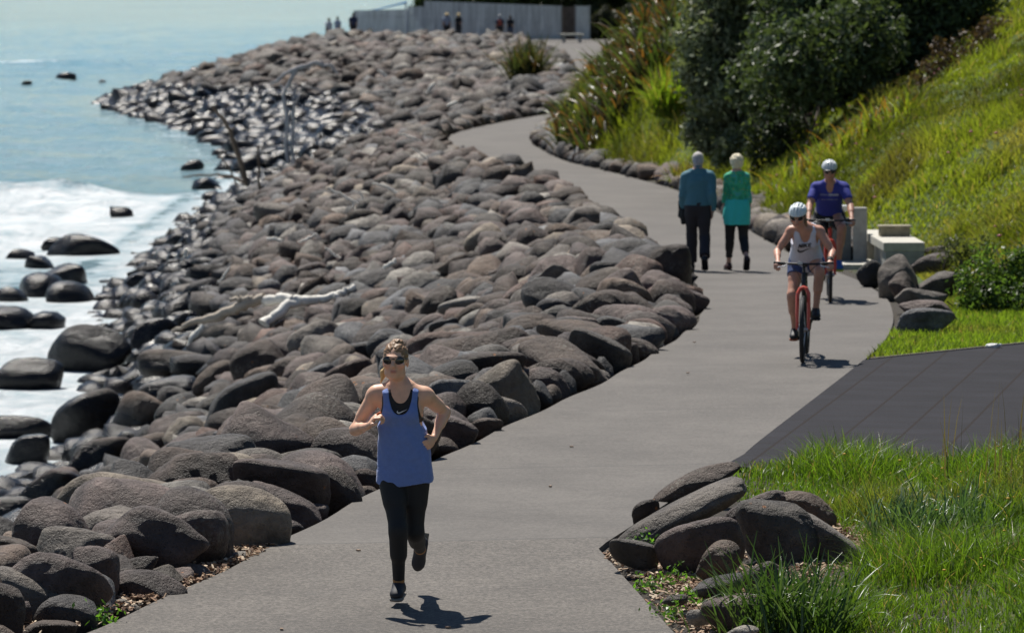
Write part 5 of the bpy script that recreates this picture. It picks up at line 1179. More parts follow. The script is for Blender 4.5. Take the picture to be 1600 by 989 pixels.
# ---- the runner
def runner():
    h = .005; O = np.array(plane(630, 941, 0.02)); O[2] = .02
    pel = v3(.005, 0, .90); nb = v3(-.012, -.075, 1.415); TM = frame((0, -1, -.0), nb-pel); Ls = np.linalg.norm(nb-pel)
    shR, shL = v3(-.175, -.055, 1.375), v3(.148, -.065, 1.365)
    wrR, wrL = v3(-.215, -.235, 1.185), v3(.205, -.02, 1.085)
    elR = ik(shR, wrR, .275, .235, (-.7, .5, -1)); elL = ik(shL, wrL, .275, .235, (.55, 1, -.3))
    hc = v3(-.045, -.105, 1.592); HM = np.array(Matrix.Rotation(R(-7), 3, 'Z') @ Matrix.Rotation(R(-2), 3, 'X')) ; s = 1.02
    hpR, hpL = v3(-.075, 0, .865), v3(.085, 0, .865); anR = v3(-.028, -.03, .135); knR = ik(hpR, anR, .40, .395, (.15, -1, 0)); 
    anL = v3(.105, .37, .30); knL = ik(hpL, anL, .395, .40, (-.1, -1, -.45))
    leg = leg_ops(hpR, knR, anR, .93) + leg_ops(hpL, knL, anL, .93); tor = torso_ops(pel, TM, Ls, s=.97)
    arms = arm_ops(shR, elR, wrR, 1.0) + arm_ops(shL, elL, wrL, 1.0)
    neck = [rc(nb + TM @ v3(0, .012, -.03), hc + HM @ v3(0, .02, -.05), .050, .046, .04, 'neck'), rc(shR+v3(.02, 0, .01), nb+v3(0, .015, .02), .042, .045, .05, 'neck'), rc(shL-v3(.02, 0, -.01), nb+v3(0, .015, .02), .042, .045, .05, 'neck')]
    hands = hand_ops(wrR, v3(.45, -.35, .65), v3(.75, .1, -.6), v3(.1, -.95, .35), (.6, 1.1, .9), 1.0) + hand_ops(wrL, v3(-.35, -.62, -.35), v3(-.85, .25, -.1), v3(0, -.3, .9), (.6, 1.1, .9), 1.0)
    tdR = v3(-.10, -1, -.04); tdL = v3(-.16, .18, -1)
    ft = foot_ops(anR, tdR, (0, -.1, 1), .92) + foot_ops(anL, tdL, (0, -1, .1), .92)
    ops = tor + leg + arms + neck + hands + head_ops(hc, HM, s) + ft
    col = (.80, .47, .32)
    body = field_mesh('person', ops, h, mat=skin_mat('tanned_skin', col), tint=skin_tint(col, hc, HM, s)); body.location = O
    tag(body, 'woman running towards the viewer in a blue tank top, black leggings and sunglasses', 'person', kind='thing')
    # leggings
    field_mesh('leggings', [o for o in tor] + leg, h, .006, cuts=[bx((0, 0, 1.35), (.6, .6, .40), sub=True), bx(anR + v3(0, 0, -.13), (.13, .22, .10), sub=True), bx(anL + unit(anL-knL)*.085, (.1, .1, .055), frame((0, -1, -.3), -unit(anL-knL)), sub=True)], mat=M_BLK, parent=body)
    # black sports top under the tank
    bra = field_mesh('sports_top', tor, h, .005, cuts=[bx(pel + TM @ v3(0, 0, 0), (.5, .4, .30), TM, sub=True), el(nb + v3(0, -.17, .03), (.080, .20, .135), None, sub=True), rc(nb+v3(0, -.02, .0), nb+v3(0, 0, .3), .070, .14, sub=True),
            el(shR + v3(-.015, -.02, -.05), (.062, .16, .11), None, sub=True), el(shL + v3(.015, -.02, -.05), (.062, .16, .11), None, sub=True)], mat=M_BLK, parent=body)
    # blue tank: looser, flaring to the hem
    k = Ls/.53; prof = [(-.100, .012, .0, .186, .145), (-.02, .006, 0, .186, .142), (.08, .004, 0, .176, .134), (.20, .0, 0, .158, .122), (.30, 0, 0, .152, .118), (.38, 0, 0, .153, .114), (.46, 0, 0, .158, .104), (.515, 0, 0, .140, .083), (.55, 0, 0, .08, .06)]
    tops = [loft(pel, TM, [(a*k, b, c, d, e) for a, b, c, d, e in prof], .02, 'tank')] + [el(pel + TM @ v3(sx*.066, -.078, .375*k), (.066, .060, .062), TM, .03) for sx in (-1, 1)]
    nf = folds(.012, fx=11, fz=5.5, s=5); nf2 = folds(.004, fx=26, fz=10, s=8)
    def nfn(P): a = sstep(1.30, 1.05, P[:, 2]); return nf(P)*(.15+.85*a) + nf2(P)*a
    tank = field_mesh('tank_top', tops, h, .004, noise_fn=nfn, cuts=[el(nb + v3(0, -.17, .02), (.092, .20, .20), None, sub=True), rc(nb + v3(0, -.06, .02), nb + v3(0, -.02, .3), .085, .14, sub=True),
            el(shR + v3(-.018, -.01, -.06), (.074, .2, .165), None, sub=True), el(shL + v3(.018, -.01, -.06), (.074, .2, .165), None, sub=True)], mat=cloth('blue_jersey', (.15, .235, .55), .8, .7, .2), parent=body)
    stamp('swoosh_print', M_WHT, bra, bra, [dense([(x*.036, y*.036) for x, y in SWOOSH])], nb + v3(.012, 0, -.143), (1, 0, .1), (0, 0, 1))
    # hair: swept back, small bun and a ponytail behind the neck
    hairm = cloth('brown_hair', (.27, .155, .08), .5, .9, 0, fscale=(40, 6, 6), dist=.01); P = lambda x, y, z: hc + HM @ (v3(x, y, z)*s)
    hair = field_mesh('hair', [el(P(0, .018, .036), v3(.081, .097, .093)*s, HM, .02), el(P(.01, .02, .122), v3(.036, .036, .022)*s, HM, .02)], .004,
               cuts=[el(P(0, -.088, -.055), v3(.076, .085, .125)*s, HM, sub=True), bx(P(0, -.02, -.10), v3(.12, .12, .085)*s, HM, sub=True)], noise_fn=lambda Q: .004*(vn3(Q*v3(90, 30, 90), 2)-.5)*2, mat=hairm, parent=body, smooth_it=0)
    field_mesh('ponytail', [rc(P(-.045, .075, -.02), P(-.085, .07, -.075), .022, .020, .02), rc(P(-.085, .07, -.075), P(-.100, .06, -.135), .020, .007, .02)], .004, noise_fn=lambda Q: .004*(vn3(Q*v3(90, 60, 30), 2)-.5)*2, mat=cloth('blond_hair', (.62, .42, .18), .5, .8, 0, fscale=(40, 40, 6), dist=.01), parent=hair, smooth_it=0)
    sunglasses(body, hc, HM, s, M_FRAME, M_SHADE)
    dk = simple('runner_shoe', (.025, .025, .032), .7); so = simple('grey_sole', (.22, .20, .17), .8)
    shoe(anR, tdR, (0, -.1, 1), dk, so, body, .0045, .92); shoe(anL, tdL, (0, -1, .1), dk, so, body, .0045, .92)
    sk = simple('tan_sock', (.35, .18, .07), .8)
    for a, kn_ in ((anR, knR), (anL, knL)): field_mesh('sock', [rc(a + unit(kn_-a)*.02, a + unit(kn_-a)*.045, .040, .038)], .005, mat=sk, parent=body)
    field_mesh('key_fob', [rc(wrR + v3(.060, -.085, .085), wrR + v3(.078, -.09, .095), .008, .008)], .004, mat=simple('orange_plastic', (.8, .15, .03), .5), parent=body)
runner()

# ---- walkers seen from behind (modelled facing away)
def walker(px, py, label, male, top, legs_c, hairc, skin, step=1, hgt=1.7, h=.008, extra=None, rz=0.0, y=None, heading=1, shoes=(.02, .02, .022)):
    """heading 1: walks away from the viewer, -1: towards"""
    if y is None: P = hit(px, py, .02); 
    else: P = plane_depth(px, py, y); P[2] = zat(P[0], y) + .02
    s = hgt/1.70; v = lambda a, b, c: v3(a, b, c)*s
    pel = v(0, 0, .92); nb = v(0, -.03, 1.44); TM = frame((0, -1, 0), nb-pel); Ls = np.linalg.norm(nb-pel)
    w_ = .170 if male else .138; zs = 1.36 if male else 1.385; shR, shL = v(-w_, -.02, zs), v(w_, -.02, zs); sw = .08*step; hx = .215 if male else .19
    wrR = v(-hx, -.05 - sw, .86); wrL = v(hx, -.05 + sw, .86); elR = ik(shR, wrR, .275*s, .26*s, (-.2, 1, 0)); elL = ik(shL, wrL, .275*s, .26*s, (.2, 1, 0)); am = 1.0 if male else .88
    hpR, hpL = v(-.085, 0, .90), v(.085, 0, .90); (anR, anL) = (v(-.09, -.22, .085), v(.11, .30, .20)) if step > 0 else (v(-.11, .30, .20), v(.09, -.22, .085))
    knR = ik(hpR, anR, .42*s, .415*s, (0, -1, 0)); knL = ik(hpL, anL, .42*s, .415*s, (0, -1, 0))
    hc = v(0, -.055, 1.60); HM = np.array(Matrix.Rotation(R(rz*0), 3, 'Z')); hs = .97*s
    tor = torso_ops(pel, TM, Ls, male, s); leg = leg_ops(hpR, knR, anR, s, male) + leg_ops(hpL, knL, anL, s, male); arms = arm_ops(shR, elR, wrR, s*am, male) + arm_ops(shL, elL, wrL, s*am, male)
    neck = [rc(nb + v3(0, .01, -.03), hc + v3(0, .02, -.05), .056*s, .053*s, .04), rc(shR+v3(.02, 0, .01), nb+v3(0, .015, .02), .045*s, .05*s, .05), rc(shL-v3(.02, 0, -.01), nb+v3(0, .015, .02), .045*s, .05*s, .05)]
    hands = hand_ops(wrR, (.05, -.15, -1), (1, 0, 0), (0, -1, 0), (.25, .35, .3), s) + hand_ops(wrL, (-.05, -.15, -1), (-1, 0, 0), (0, -1, 0), (.25, .35, .3), s)
    (tdR, tdL) = (v3(-.08, -1, .05), v3(.05, -1, -.8)) if step > 0 else (v3(-.05, -1, -.8), v3(.08, -1, .05))
    body = field_mesh('person', tor+leg+arms+neck+hands+head_ops(hc, HM, hs, male)+foot_ops(anR, tdR, (0, 0, 1), s)+foot_ops(anL, tdL, (0, -.3, 1), s), h, mat=bpy.data.materials.get('pale_skin') or skin_mat('pale_skin', skin), tint=skin_tint(skin, hc, HM, hs))
    body.location = P; body.rotation_euler = (0, 0, (math.pi if heading > 0 else 0) + rz); tag(body, label, 'person', kind='thing')
    J = dict(pel=pel, nb=nb, TM=TM, Ls=Ls, shR=shR, shL=shL, elR=elR, elL=elL, wrR=wrR, wrL=wrL, hc=hc, HM=HM, hs=hs, tor=tor, leg=leg, arms=arms, neck=neck, s=s, hpR=hpR, hpL=hpL, anR=anR, anL=anL, knR=knR, knL=knL, tdR=tdR, tdL=tdL, h=h)
    # top
    tn, tm, toff, hem, sleeve = top
    cuts = [bx(v3(0, 0, (hem - .02)*s - .5), (.2 if sleeve > .45 else .6, .6, .5), sub=True), bx(v3(0, 0, 1.90*s), (.5, .5, .42*s), sub=True)]
    for sh, el_, wr in ((shR, elR, wrR), (shL, elL, wrL)):
        d = unit(wr-el_); q = sh + (el_-sh)*min(sleeve*2, 1) if sleeve < .5 else el_ + (wr-el_)*(sleeve-.5)*2
        ax = unit(el_-sh) if sleeve < .5 else d; cuts.append(bx(q + ax*.30, (.105, .105, .30), frame((0, -1, .01), ax), sub=True))
    field_mesh(tn, tor + arms + neck[1:], h, toff, noise_fn=folds(.008 if male else .005, fx=12, fz=8), cuts=cuts, mat=tm, parent=body)
    ln, lm, loff, lhem = legs_c
    lc = [bx(v3(0, 0, (.99 if male else 1.0)*s + .5), (.6, .6, .5), sub=True)]
    for kn_, a in ((knR, anR), (knL, anL)): d = unit(a-kn_); lc.append(bx(a - d*lhem + d*.15, (.13, .17, .15), frame((0, -1, .01), -d), sub=True))
    lops = [o for o in tor if o.tag == 'torso'][:1] + leg
    if lhem < .1 and loff > .01: lops = lops + [rc(knR, anR, .060*s, .062*s, .03), rc(knL, anL, .060*s, .062*s, .03)]
    field_mesh(ln, lops, h, loff, noise_fn=folds(.006, fx=10, fz=7), cuts=lc, mat=lm, parent=body)
    sm = simple('walking_shoe', shoes, .6)
    shoe(anR, tdR, (0, 0, 1), sm, M_BLKS, body, h, s); shoe(anL, tdL, (0, -.3, 1), sm, M_BLKS, body, h, s)
    if hairc is not None:
        hm = cloth('hair', hairc[0], .7, .9, 0, fscale=(40, 40, 20), dist=.012); Pq = lambda x, y_, z: hc + HM @ (v3(x, y_, z)*hs); g_ = hairc[1]
        field_mesh('hair', [el(Pq(0, .022, .030), v3(.082+g_, .100+g_, .092+g_)*hs, HM, .02), el(Pq(0, .05, -.03), v3(.070+g_*.6, .06+g_*.5, .06+g_)*hs, HM, .03)], min(h, .006), cuts=[el(Pq(0, -.095, -.05), v3(.082, .095, .12)*hs, HM, sub=True)],
                   noise_fn=lambda Q: (.003+g_*.35)*(vn3(Q*45, 2)-.5)*2, mat=hm, parent=body, smooth_it=0)
    if extra: extra(body, J)
    return body
def ex_man(body, J):
    s = J['s']; b = MB()
    # jacket carried over the forearm (model is turned round, so +x is the photo's left)
    q = J['wrL']; M = frame((0, -1, 0), (0, 0, 1))
    field_mesh('folded_jacket', [bx(q + v3(.015, -.02, .03), (.055, .10, .13), M, .03), bx(q + v3(-.01, .02, -.08), (.045, .08, .12), M, .03)], .008, noise_fn=folds(.012, fx=14, fz=9), mat=M_BLK, parent=body)
    # pale cap with a darker band
    hc, HM, hs = J['hc'], J['HM'], J['hs']; P = lambda x, y, z: hc + HM @ (v3(x, y, z)*hs)
    cp_ = field_mesh('cap', [el(P(0, .016, .040), v3(.084, .104, .088)*hs, HM)], .006, cuts=[bx(P(0, 0, -.16), v3(.2, .2, .175)*hs, HM, sub=True)], mat=cloth('pale_cap', (.50, .47, .45), .8), parent=body)
    field_mesh('peak', [el(P(0, -.12, .028), v3(.065, .06, .008)*hs, HM)], .005, mat=cloth('cap_peak', (.4, .38, .37), .8), parent=cp_)
    field_mesh('shirt_collar', [rc(J['nb'] + v3(0, .02, .015), J['nb'] + v3(0, .01, .05), .070*s, .062*s)], .006, cuts=[rc(J['nb'] + v3(0, 0, .03), J['nb'] + v3(0, -.01, .2), .055, .055, sub=True)], mat=bpy.data.materials['teal_shirt'], parent=body)
walker(1090, 422.5, 'man walking away in a teal long-sleeved shirt, charcoal trousers and pale cap', True, ('shirt', cloth('teal_shirt', (.06, .18, .24), .75, .6, fscale=(6, 6, 12)), .022, .97, .97), ('trousers', cloth('charcoal_cloth', (.028, .026, .034), .85, .5), .016, .03), ((.35, .36, .42), -.001), (.45, .28, .22), step=-1, hgt=1.70, h=.0075, extra=ex_man, rz=-.06)
def ex_woman(body, J):
    s = J['s']; P0 = J['pel']
    field_mesh('wrap', [loft(P0, J['TM'], [(-.24, 0, 0, .190, .165), (-.12, 0, 0, .20, .165), (0, 0, 0, .196, .15), (.10, 0, 0, .178, .135), (.13, 0, 0, .168, .125)])], .007, noise_fn=folds(.010, fx=16, fz=4), mat=cloth('turquoise_cloth', (.05, .60, .55), .8, .5, fscale=(12, 12, 4)), parent=body)
    field_mesh('handbag', [bx(J['wrR'] + v3(.03, -.02, .06), (.035, .07, .09), None, .02)], .008, mat=simple('dark_leather', (.05, .02, .02), .5), parent=body)
def pat():
    m, t, b, o = newmat('green_print_cloth'); tc = nd(t, 'ShaderNodeTexCoord'); v = nd(t, 'ShaderNodeTexVoronoi'); v.inputs['Scale'].default_value = 26; t.links.new(tc.outputs['Object'], v.inputs['Vector'])
    n = noise(t, tc.outputs['Object'], 14, 4); c = ramp(t, n, [(.38, (.025, .30, .18)), (.5, (.05, .46, .22)), (.62, (.06, .42, .38))]).outputs[0]
    c = mix(t, ramp(t, v.outputs['Distance'], [(.15, g(.8)), (.24, g(0))]).outputs[0], c, (.42, .36, .05)); t.links.new(c, b.inputs['Base Color']); b.inputs['Roughness'].default_value = .8; return m
walker(1151, 422.5, 'blonde woman walking away in a green patterned top with a turquoise wrap and black trousers', False, ('blouse', pat(), .008, 1.0, .72), ('trousers', M_BLK, .012, .10), ((.80, .72, .52), .020), (.52, .32, .25), step=-.8, hgt=1.665, h=.0075, extra=ex_woman, rz=.08, shoes=(.05, .015, .015))

# ---- bicycles
def bicycle(name, label, loc, rz, paint, lean=0.0, steer=0.0, crank=0.6, s=1.0):
    root = parts_root(name, loc, label, 'bicycle', rz); M_P = paint; blk = simple('bike_black', (.02, .02, .022), .4); al = simple('alloy', (.55, .55, .57), .3, 1.0); WR = .345
    fh, rh = v3(0, 0, WR), v3(0, 1.08, WR); bb = v3(0, .63, .295); ht, hb = v3(0, .215, .91), v3(0, .155, .74); sc_, st_ = v3(0, .80, .80), v3(0, .86, .95)
    def wheel(c, nm):
        b = MB(); n = 48; ring = [(c[0], c[1]+WR*.955*math.cos(a), c[2]+WR*.955*math.sin(a)) for a in np.linspace(0, 2*math.pi, n+1)[:-1]]; b.tube(ring, .024, 8, closed=True); w_ = b.build('wheel', M_BLKS, root)
        b = MB(); b.tube([(c[0], c[1]+WR*.885*math.cos(a), c[2]+WR*.885*math.sin(a)) for a in np.linspace(0, 2*math.pi, n+1)[:-1]], .011, 6, closed=True); b.build('rim', blk, w_)
        b = MB()
        for i in range(28): a = 2*math.pi*i/28; b.tube([(c[0]+(.03 if i % 2 else -.03), c[1]+.02*math.cos(a+.6), c[2]+.02*math.sin(a+.6)), (c[0], c[1]+WR*.88*math.cos(a), c[2]+WR*.88*math.sin(a))], .0016, 4)
        sp = b.build('spokes', al, w_); sp['kind'] = 'stuff'
        b = MB(); b.tube([(-.055, c[1], c[2]), (.055, c[1], c[2])], .02, 10); b.tube([(-.012 - .03, c[1], c[2]), (-.038, c[1], c[2])], .07, 20); b.build('hub', al, w_)
    wheel(fh, 'front'); wheel(rh, 'rear')
    b = MB()
    for sx in (-1, 1): b.tube([(sx*.058, 0, WR), (sx*.060, .03, .50), (sx*.058, .085, .70), (sx*.03, .11, .765)], [.016, .019, .02, .018], 8)
    b.tube([(-.06, .085, .71), (-.035, .10, .765), (0, .12, .78), (.035, .10, .765), (.06, .085, .71)], .02, 8); b.build('fork', M_P, root)
    b = MB(); b.tube([tuple(hb), tuple(ht)], .026, 10); b.tube([tuple(hb+v3(0, .01, .03)), tuple(bb)], .024, 10); b.tube([tuple(ht-v3(0, 0, .03)), tuple(sc_ - v3(0, .01, .08))], .019, 10); b.tube([tuple(bb), tuple(sc_)], .019, 10)
    for sx in (-1, 1): b.tube([(sx*.02, bb[1], bb[2]), (sx*.055, rh[1], rh[2])], .011, 8); b.tube([(sx*.015, sc_[1]-.02, sc_[2]-.1), (sx*.055, rh[1], rh[2])], .010, 8)
    b.build('frame', blk if name == 'bicycle' and paint.name == 'coral_paint' else M_P, root)
    b = MB(); b.tube([tuple(sc_), tuple(st_)], .015, 8); b.build('seat_post', blk, root)
    field_mesh('saddle', [el((0, .92, .965), (.075, .07, .028)), rc((0, .90, .965), (0, .74, .968), .045, .020, .04)], .006, cuts=[bx((0, .85, .90), (.2, .3, .042), sub=True)], mat=blk, parent=root)
    b = MB(); b.tube([(0, .20, .93), (0, .235, 1.0), (0, .13, 1.02)], .016, 8); b.tube([(-.29, .165, 1.03), (-.15, .12, 1.025), (0, .115, 1.02), (.15, .12, 1.025), (.29, .165, 1.03)], .0125, 8); hbar = b.build('handlebar', blk, root)
    for sx in (-1, 1):
        b = MB(); b.tube([(sx*.20, .128, 1.027), (sx*.31, .17, 1.031)], .017, 8); b.build('grip', M_BLKS, hbar)
        b = MB(); b.tube([(sx*.17, .118, 1.02), (sx*.19, .07, 1.005), (sx*.27, .085, .99)], .006, 6); b.build('brake_lever', al, hbar)
        b = MB(); b.tube([(sx*.16, .11, 1.02), (sx*.12, .03, 1.0), (sx*.05, .03, .93), (0, .06, .80)], .0035, 5); b.build('cable', blk, hbar)
    b = MB(); b.box((-.035, .10, 1.035), (.05, .03, .03)); b.build('lamp', simple('lamp_lens', (.6, .6, .6), .2), hbar, False)
    ca, sa = math.cos(crank), math.sin(crank); b = MB()
    for sx, q in ((-1, 1), (1, -1)): b.tube([(sx*.05, bb[1], bb[2]), (sx*.07, bb[1]+q*.17*ca, bb[2]-q*.17*sa)], .011, 8)
    b.tube([(-.05, bb[1], bb[2]), (.05, bb[1], bb[2])], .022, 10); cr = b.build('crank', blk, root)
    b = MB(); b.tube([(-.047 + .0015*k, bb[1]+.09*math.cos(a), bb[2]+.09*math.sin(a)) for k, a in enumerate([0]) for a in np.linspace(0, 2*math.pi, 31)[:-1]], .006, 5, closed=True); b.build('chainring', al, cr)
    for sx, q in ((-1, 1), (1, -1)): b = MB(); b.box((sx*.115, bb[1]+q*.17*ca, bb[2]-q*.17*sa), (.09, .085, .02)); b.build('pedal', blk, cr, False, .004)
    b = MB(); b.tube([(-.045, bb[1], bb[2]+.09), (-.045, rh[1], rh[2]+.045)], .005, 5); b.tube([(-.045, bb[1], bb[2]-.09), (-.045, rh[1], rh[2]-.045)], .005, 5); b.build('chain', blk, cr)
    return root, (bb, ca, sa)
def helmet(body, hc, HM, s, mat, dark, visor=False):
    P = lambda x, y, z: hc + HM @ (v3(x, y, z)*s)
    cuts = [bx(P(0, 0, -.155), v3(.2, .25, .20)*s, HM, sub=True)]
    for i, x in enumerate((-.058, -.022, .022, .058)):
        cuts.append(rc(P(x, -.135 + abs(x)*.5, .075), P(x*.9, -.075, .13), .011*s, .011*s, sub=True)); cuts.append(rc(P(x, -.03, .155 - abs(x)*.4), P(x, .07, .145 - abs(x)*.4), .010*s, .010*s, sub=True))
    o = field_mesh('helmet', [el(P(0, .012, .052), v3(.103, .140, .103)*s, HM)], .005, cuts=cuts, mat=mat, parent=body, smooth_it=0)
    field_mesh('helmet_liner', [el(P(0, .012, .048), v3(.092, .125, .088)*s, HM)], .006, cuts=[bx(P(0, 0, -.155), v3(.2, .25, .19)*s, HM, sub=True)], mat=dark, parent=o)
    b = MB()
    for sx in (-1, 1): b.tube([P(sx*.088, -.03, .05), P(sx*.080, -.02, -.05), P(sx*.03, -.03, -.112)], .005*s, 6); 
    b.tube([P(-.03, -.03, -.112), P(.03, -.03, -.112)], .005*s, 6); b.build('chin_strap', dark, o)
    if visor: field_mesh('visor', [el(P(0, -.125, .045), v3(.075, .035, .014)*s, HM, .01)], .005, mat=dark, parent=o)
def rider(root, bike, body_label, male, s, hc, tilt, sh_y, sh_z, shw, hip, cols, h=.0075):
    bb, ca, sa = bike; hp = hip; pel = v3(0, hp[1], hp[2]+.02); shc = v3(0, sh_y, sh_z); up = unit(shc-pel); nb = pel + up*(np.linalg.norm(shc-pel)+.04); TM = frame((0, -1, -.3), up); Ls = np.linalg.norm(nb-pel)
    r = TM[:, 0]; shR, shL = shc - r*shw - up*(.035 if male else .01), shc + r*shw - up*(.035 if male else .01)
    wrR, wrL = v3(-.272, .215, 1.045), v3(.272, .215, 1.045); ul, fl = (.30, .27) if male else (.275, .25)
    elR = ik(shR, wrR, ul, fl, (-.7, .6, -.6)); elL = ik(shL, wrL, ul, fl, (.7, .6, -.6))
    hpR, hpL = pel + v3(-.09, 0, -.02), pel + v3(.09, 0, -.02)
    pR = v3(-.115, bb[1]+.17*ca, bb[2]-.17*sa); pL = v3(.115, bb[1]-.17*ca, bb[2]+.17*sa)
    anR = pR + v3(0, .07, .105); anL = pL + v3(0, .07, .105); tl = .445*s if male else .425*s
    knR = ik(hpR, anR, tl, tl, (-.18, -1, .2)); knL = ik(hpL, anL, tl, tl, (.18, -1, .2))
    HM = np.array(Matrix.Rotation(tilt[1], 3, 'Z') @ Matrix.Rotation(tilt[0], 3, 'X')); hs = s*.97
    tor = torso_ops(pel, TM, Ls, male, s); leg = leg_ops(hpR, knR, anR, s*.98, male) + leg_ops(hpL, knL, anL, s*.98, male); arms = arm_ops(shR, elR, wrR, s*.97, male) + arm_ops(shL, elL, wrL, s*.97, male)
    neck = [rc(nb - up*.04, hc + HM @ v3(0, .02, -.06), .057*s, .052*s, .04), rc(shR+r*.02, nb - up*.01, .045*s, .05*s, .05), rc(shL-r*.02, nb - up*.01, .045*s, .05*s, .05)]
    hands = hand_ops(wrR, (-.10, -.75, -.35), (0, -.35, -.9), (1, .0, 0), (.5, .9, .8), s, True) + hand_ops(wrL, (.10, -.75, -.35), (0, -.35, -.9), (-1, 0, 0), (.5, .9, .8), s, True)
    tR, tL = v3(-.08, -1, -.12), v3(.08, -1, -.05)
    body = field_mesh('person', tor+leg+arms+neck+hands+head_ops(hc, HM, hs, male)+foot_ops(anR, tR, (0, 0, 1), s)+foot_ops(anL, tL, (0, 0, 1), s), h, mat=skin_mat('sunburnt_skin', cols['skin']), tint=skin_tint(cols['skin'], hc, HM, hs))
    body.location = root.location; body.rotation_euler = root.rotation_euler; tag(body, body_label, 'person', kind='thing')
    return body, dict(pel=pel, nb=nb, TM=TM, up=up, r=r, Ls=Ls, shR=shR, shL=shL, elR=elR, elL=elL, tor=tor, leg=leg, arms=arms, neck=neck, hpR=hpR, hpL=hpL, knR=knR, knL=knL, anR=anR, anL=anL, HM=HM, hc=hc, hs=hs, tR=tR, tL=tL, s=s, h=h, wrL=wrL)
def shorts(body, J, mat, length, off=.014):
    cuts = [bx(J['pel'] + J['up']*.62, (.6, .6, .52), J['TM'], sub=True)]
    for hp, kn in ((J['hpR'], J['knR']), (J['hpL'], J['knL'])): d = unit(kn-hp); cuts.append(bx(hp + d*(length+.3), (.125, .16, .3), frame((0, -1, .01), -d), sub=True))
    return field_mesh('shorts', J['tor'][:1] + J['leg'][0:2] + J['leg'][4:6], J['h'], off, cuts=cuts, noise_fn=folds(.005, fx=16, fz=10), mat=mat, parent=body)
coral = simple('coral_paint', (.75, .11, .07), .35)
p1 = plane(1254, 566, .014); bk1, bi1 = bicycle('bicycle', 'bicycle with coral-red fork ridden by the woman in the white singlet', p1, R(-6), coral, crank=.75)
bd, J = rider(bk1, bi1, 'woman cycling in a white helmet, white singlet and blue shorts', False, .97, v3(-.070, .375, 1.505), (R(20), R(-8)), .53, 1.355, .150, v3(0, .90, .985), dict(skin=(.58, .30, .21)), .007)
tm_ = J['TM']; k_ = J['Ls']/.53
tk = field_mesh('singlet', [loft(J['pel'], tm_, [(a*k_, 0, 0, b, c) for a, b, c in [(-.09, .172, .135), (0, .180, .138), (.10, .170, .128), (.22, .150, .116), (.32, .150, .114), (.40, .155, .112), (.47, .152, .100), (.52, .130, .08), (.55, .07, .05)]])] + [el(J['pel'] + tm_ @ v3(sx*.066, -.078, .375*k_), (.064, .058, .060), tm_, .03) for sx in (-1, 1)] + [rc(J['nb'] + tm_ @ v3(sx*.085, -.085, -.10), J['nb'] + tm_ @ v3(sx*.080, -.01, -.005), .024, .022, .02) for sx in (-1, 1)], .006, .004,
    noise_fn=folds(.006, fx=12, fz=8), cuts=[el(J['nb'] + tm_ @ v3(0, -.18, .03), (.070, .19, .175), tm_, sub=True), rc(J['nb'] + tm_ @ v3(0, -.03, -.01), J['nb'] + tm_ @ v3(0, 0, .3), .072, .13, sub=True),
    el(J['shR'] - J['r']*.022 - J['up']*.04, (.062, .2, .13), tm_, sub=True), el(J['shL'] + J['r']*.022 - J['up']*.04, (.062, .2, .13), tm_, sub=True)], mat=cloth('white_jersey', (.68, .68, .78), .85, .5), parent=bd)
cen = J['pel'] + tm_ @ v3(-.005, 0, .245*k_)
stamp('lettering', M_BLKP, tk, tk, [dense(p) for p in text_polys('NIKE', .135, .042)], cen + v3(0, 0, .012), (1, 0, .10), (0, 0, 1))
stamp('swoosh_print', M_BLKP, tk, tk, [dense([(x*.082, y*.075) for x, y in SWOOSH])], cen + v3(0, 0, -.042), (1, 0, .10), (0, 0, 1))
shorts(bd, J, cloth('navy_cloth', (.05, .08, .20), .8), .17)
helmet(bd, J['hc'], J['HM'], J['hs'], simple('white_shell', (.72, .78, .80), .25), simple('helmet_foam', (.03, .05, .06), .8))
sunglasses(bd, J['hc'], J['HM'], J['hs'], M_FRAME, M_SHADE)
Ph = lambda x, y, z: J['hc'] + J['HM'] @ (v3(x, y, z)*J['hs'])
field_mesh('hair', [el(Ph(0, .04, -.01), v3(.080, .075, .085), J['HM']), rc(Ph(.06, .05, -.06), Ph(.075, .05, -.15), .03, .018, .02)], .006, cuts=[el(Ph(0, -.09, -.05), v3(.078, .10, .13), J['HM'], sub=True)], mat=bpy.data.materials['brown_hair'], parent=bd)
bs = simple('black_shoe', (.02, .02, .022), .6); os_ = simple('orange_sole', (.35, .10, .04), .7)
shoe(J['anR'], J['tR'], (0, 0, 1), bs, os_, bd, .006, .95); shoe(J['anL'], J['tL'], (0, 0, 1), bs, M_BLKS, bd, .006, .95)
field_mesh('wristwatch', [rc(J['wrL'] + v3(0, .02, .01), J['wrL'] + v3(0, .045, .025), .030, .031)], .006, mat=M_BLKS, parent=bd)

p2 = plane(1297, 472, zat(4.0, 56.5) + .014); p2[2] = float(Zf(p2[1])) + .014
bk2, bi2 = bicycle('bicycle', 'mountain bike with red head tube ridden by the man in the blue shirt', p2, R(-3), simple('red_paint', (.62, .05, .02), .35), crank=.5)
bd, J = rider(bk2, bi2, 'man cycling in a blue T-shirt, black shorts and white and black helmet', True, .99, v3(-.01, .44, 1.635), (R(14), R(3)), .60, 1.445, .175, v3(0, .90, 1.02), dict(skin=(.50, .26, .18)), .008)
tm_ = J['TM']; k_ = J['Ls']/.53; cuts = [bx(J['pel'] - J['up']*.55, (.6, .6, .50), tm_, sub=True), el(J['nb'] + tm_ @ v3(0, -.16, .02), (.060, .16, .10), tm_, sub=True), rc(J['nb'] + J['up']*.05, J['nb'] + J['up']*.3, .075, .13, sub=True)]
for sh, e_ in ((J['shR'], J['elR']), (J['shL'], J['elL'])): d = unit(e_-sh); cuts.append(bx(sh + d*(.20+.3), (.11, .11, .3), frame((0, -1, .01), -d), sub=True))
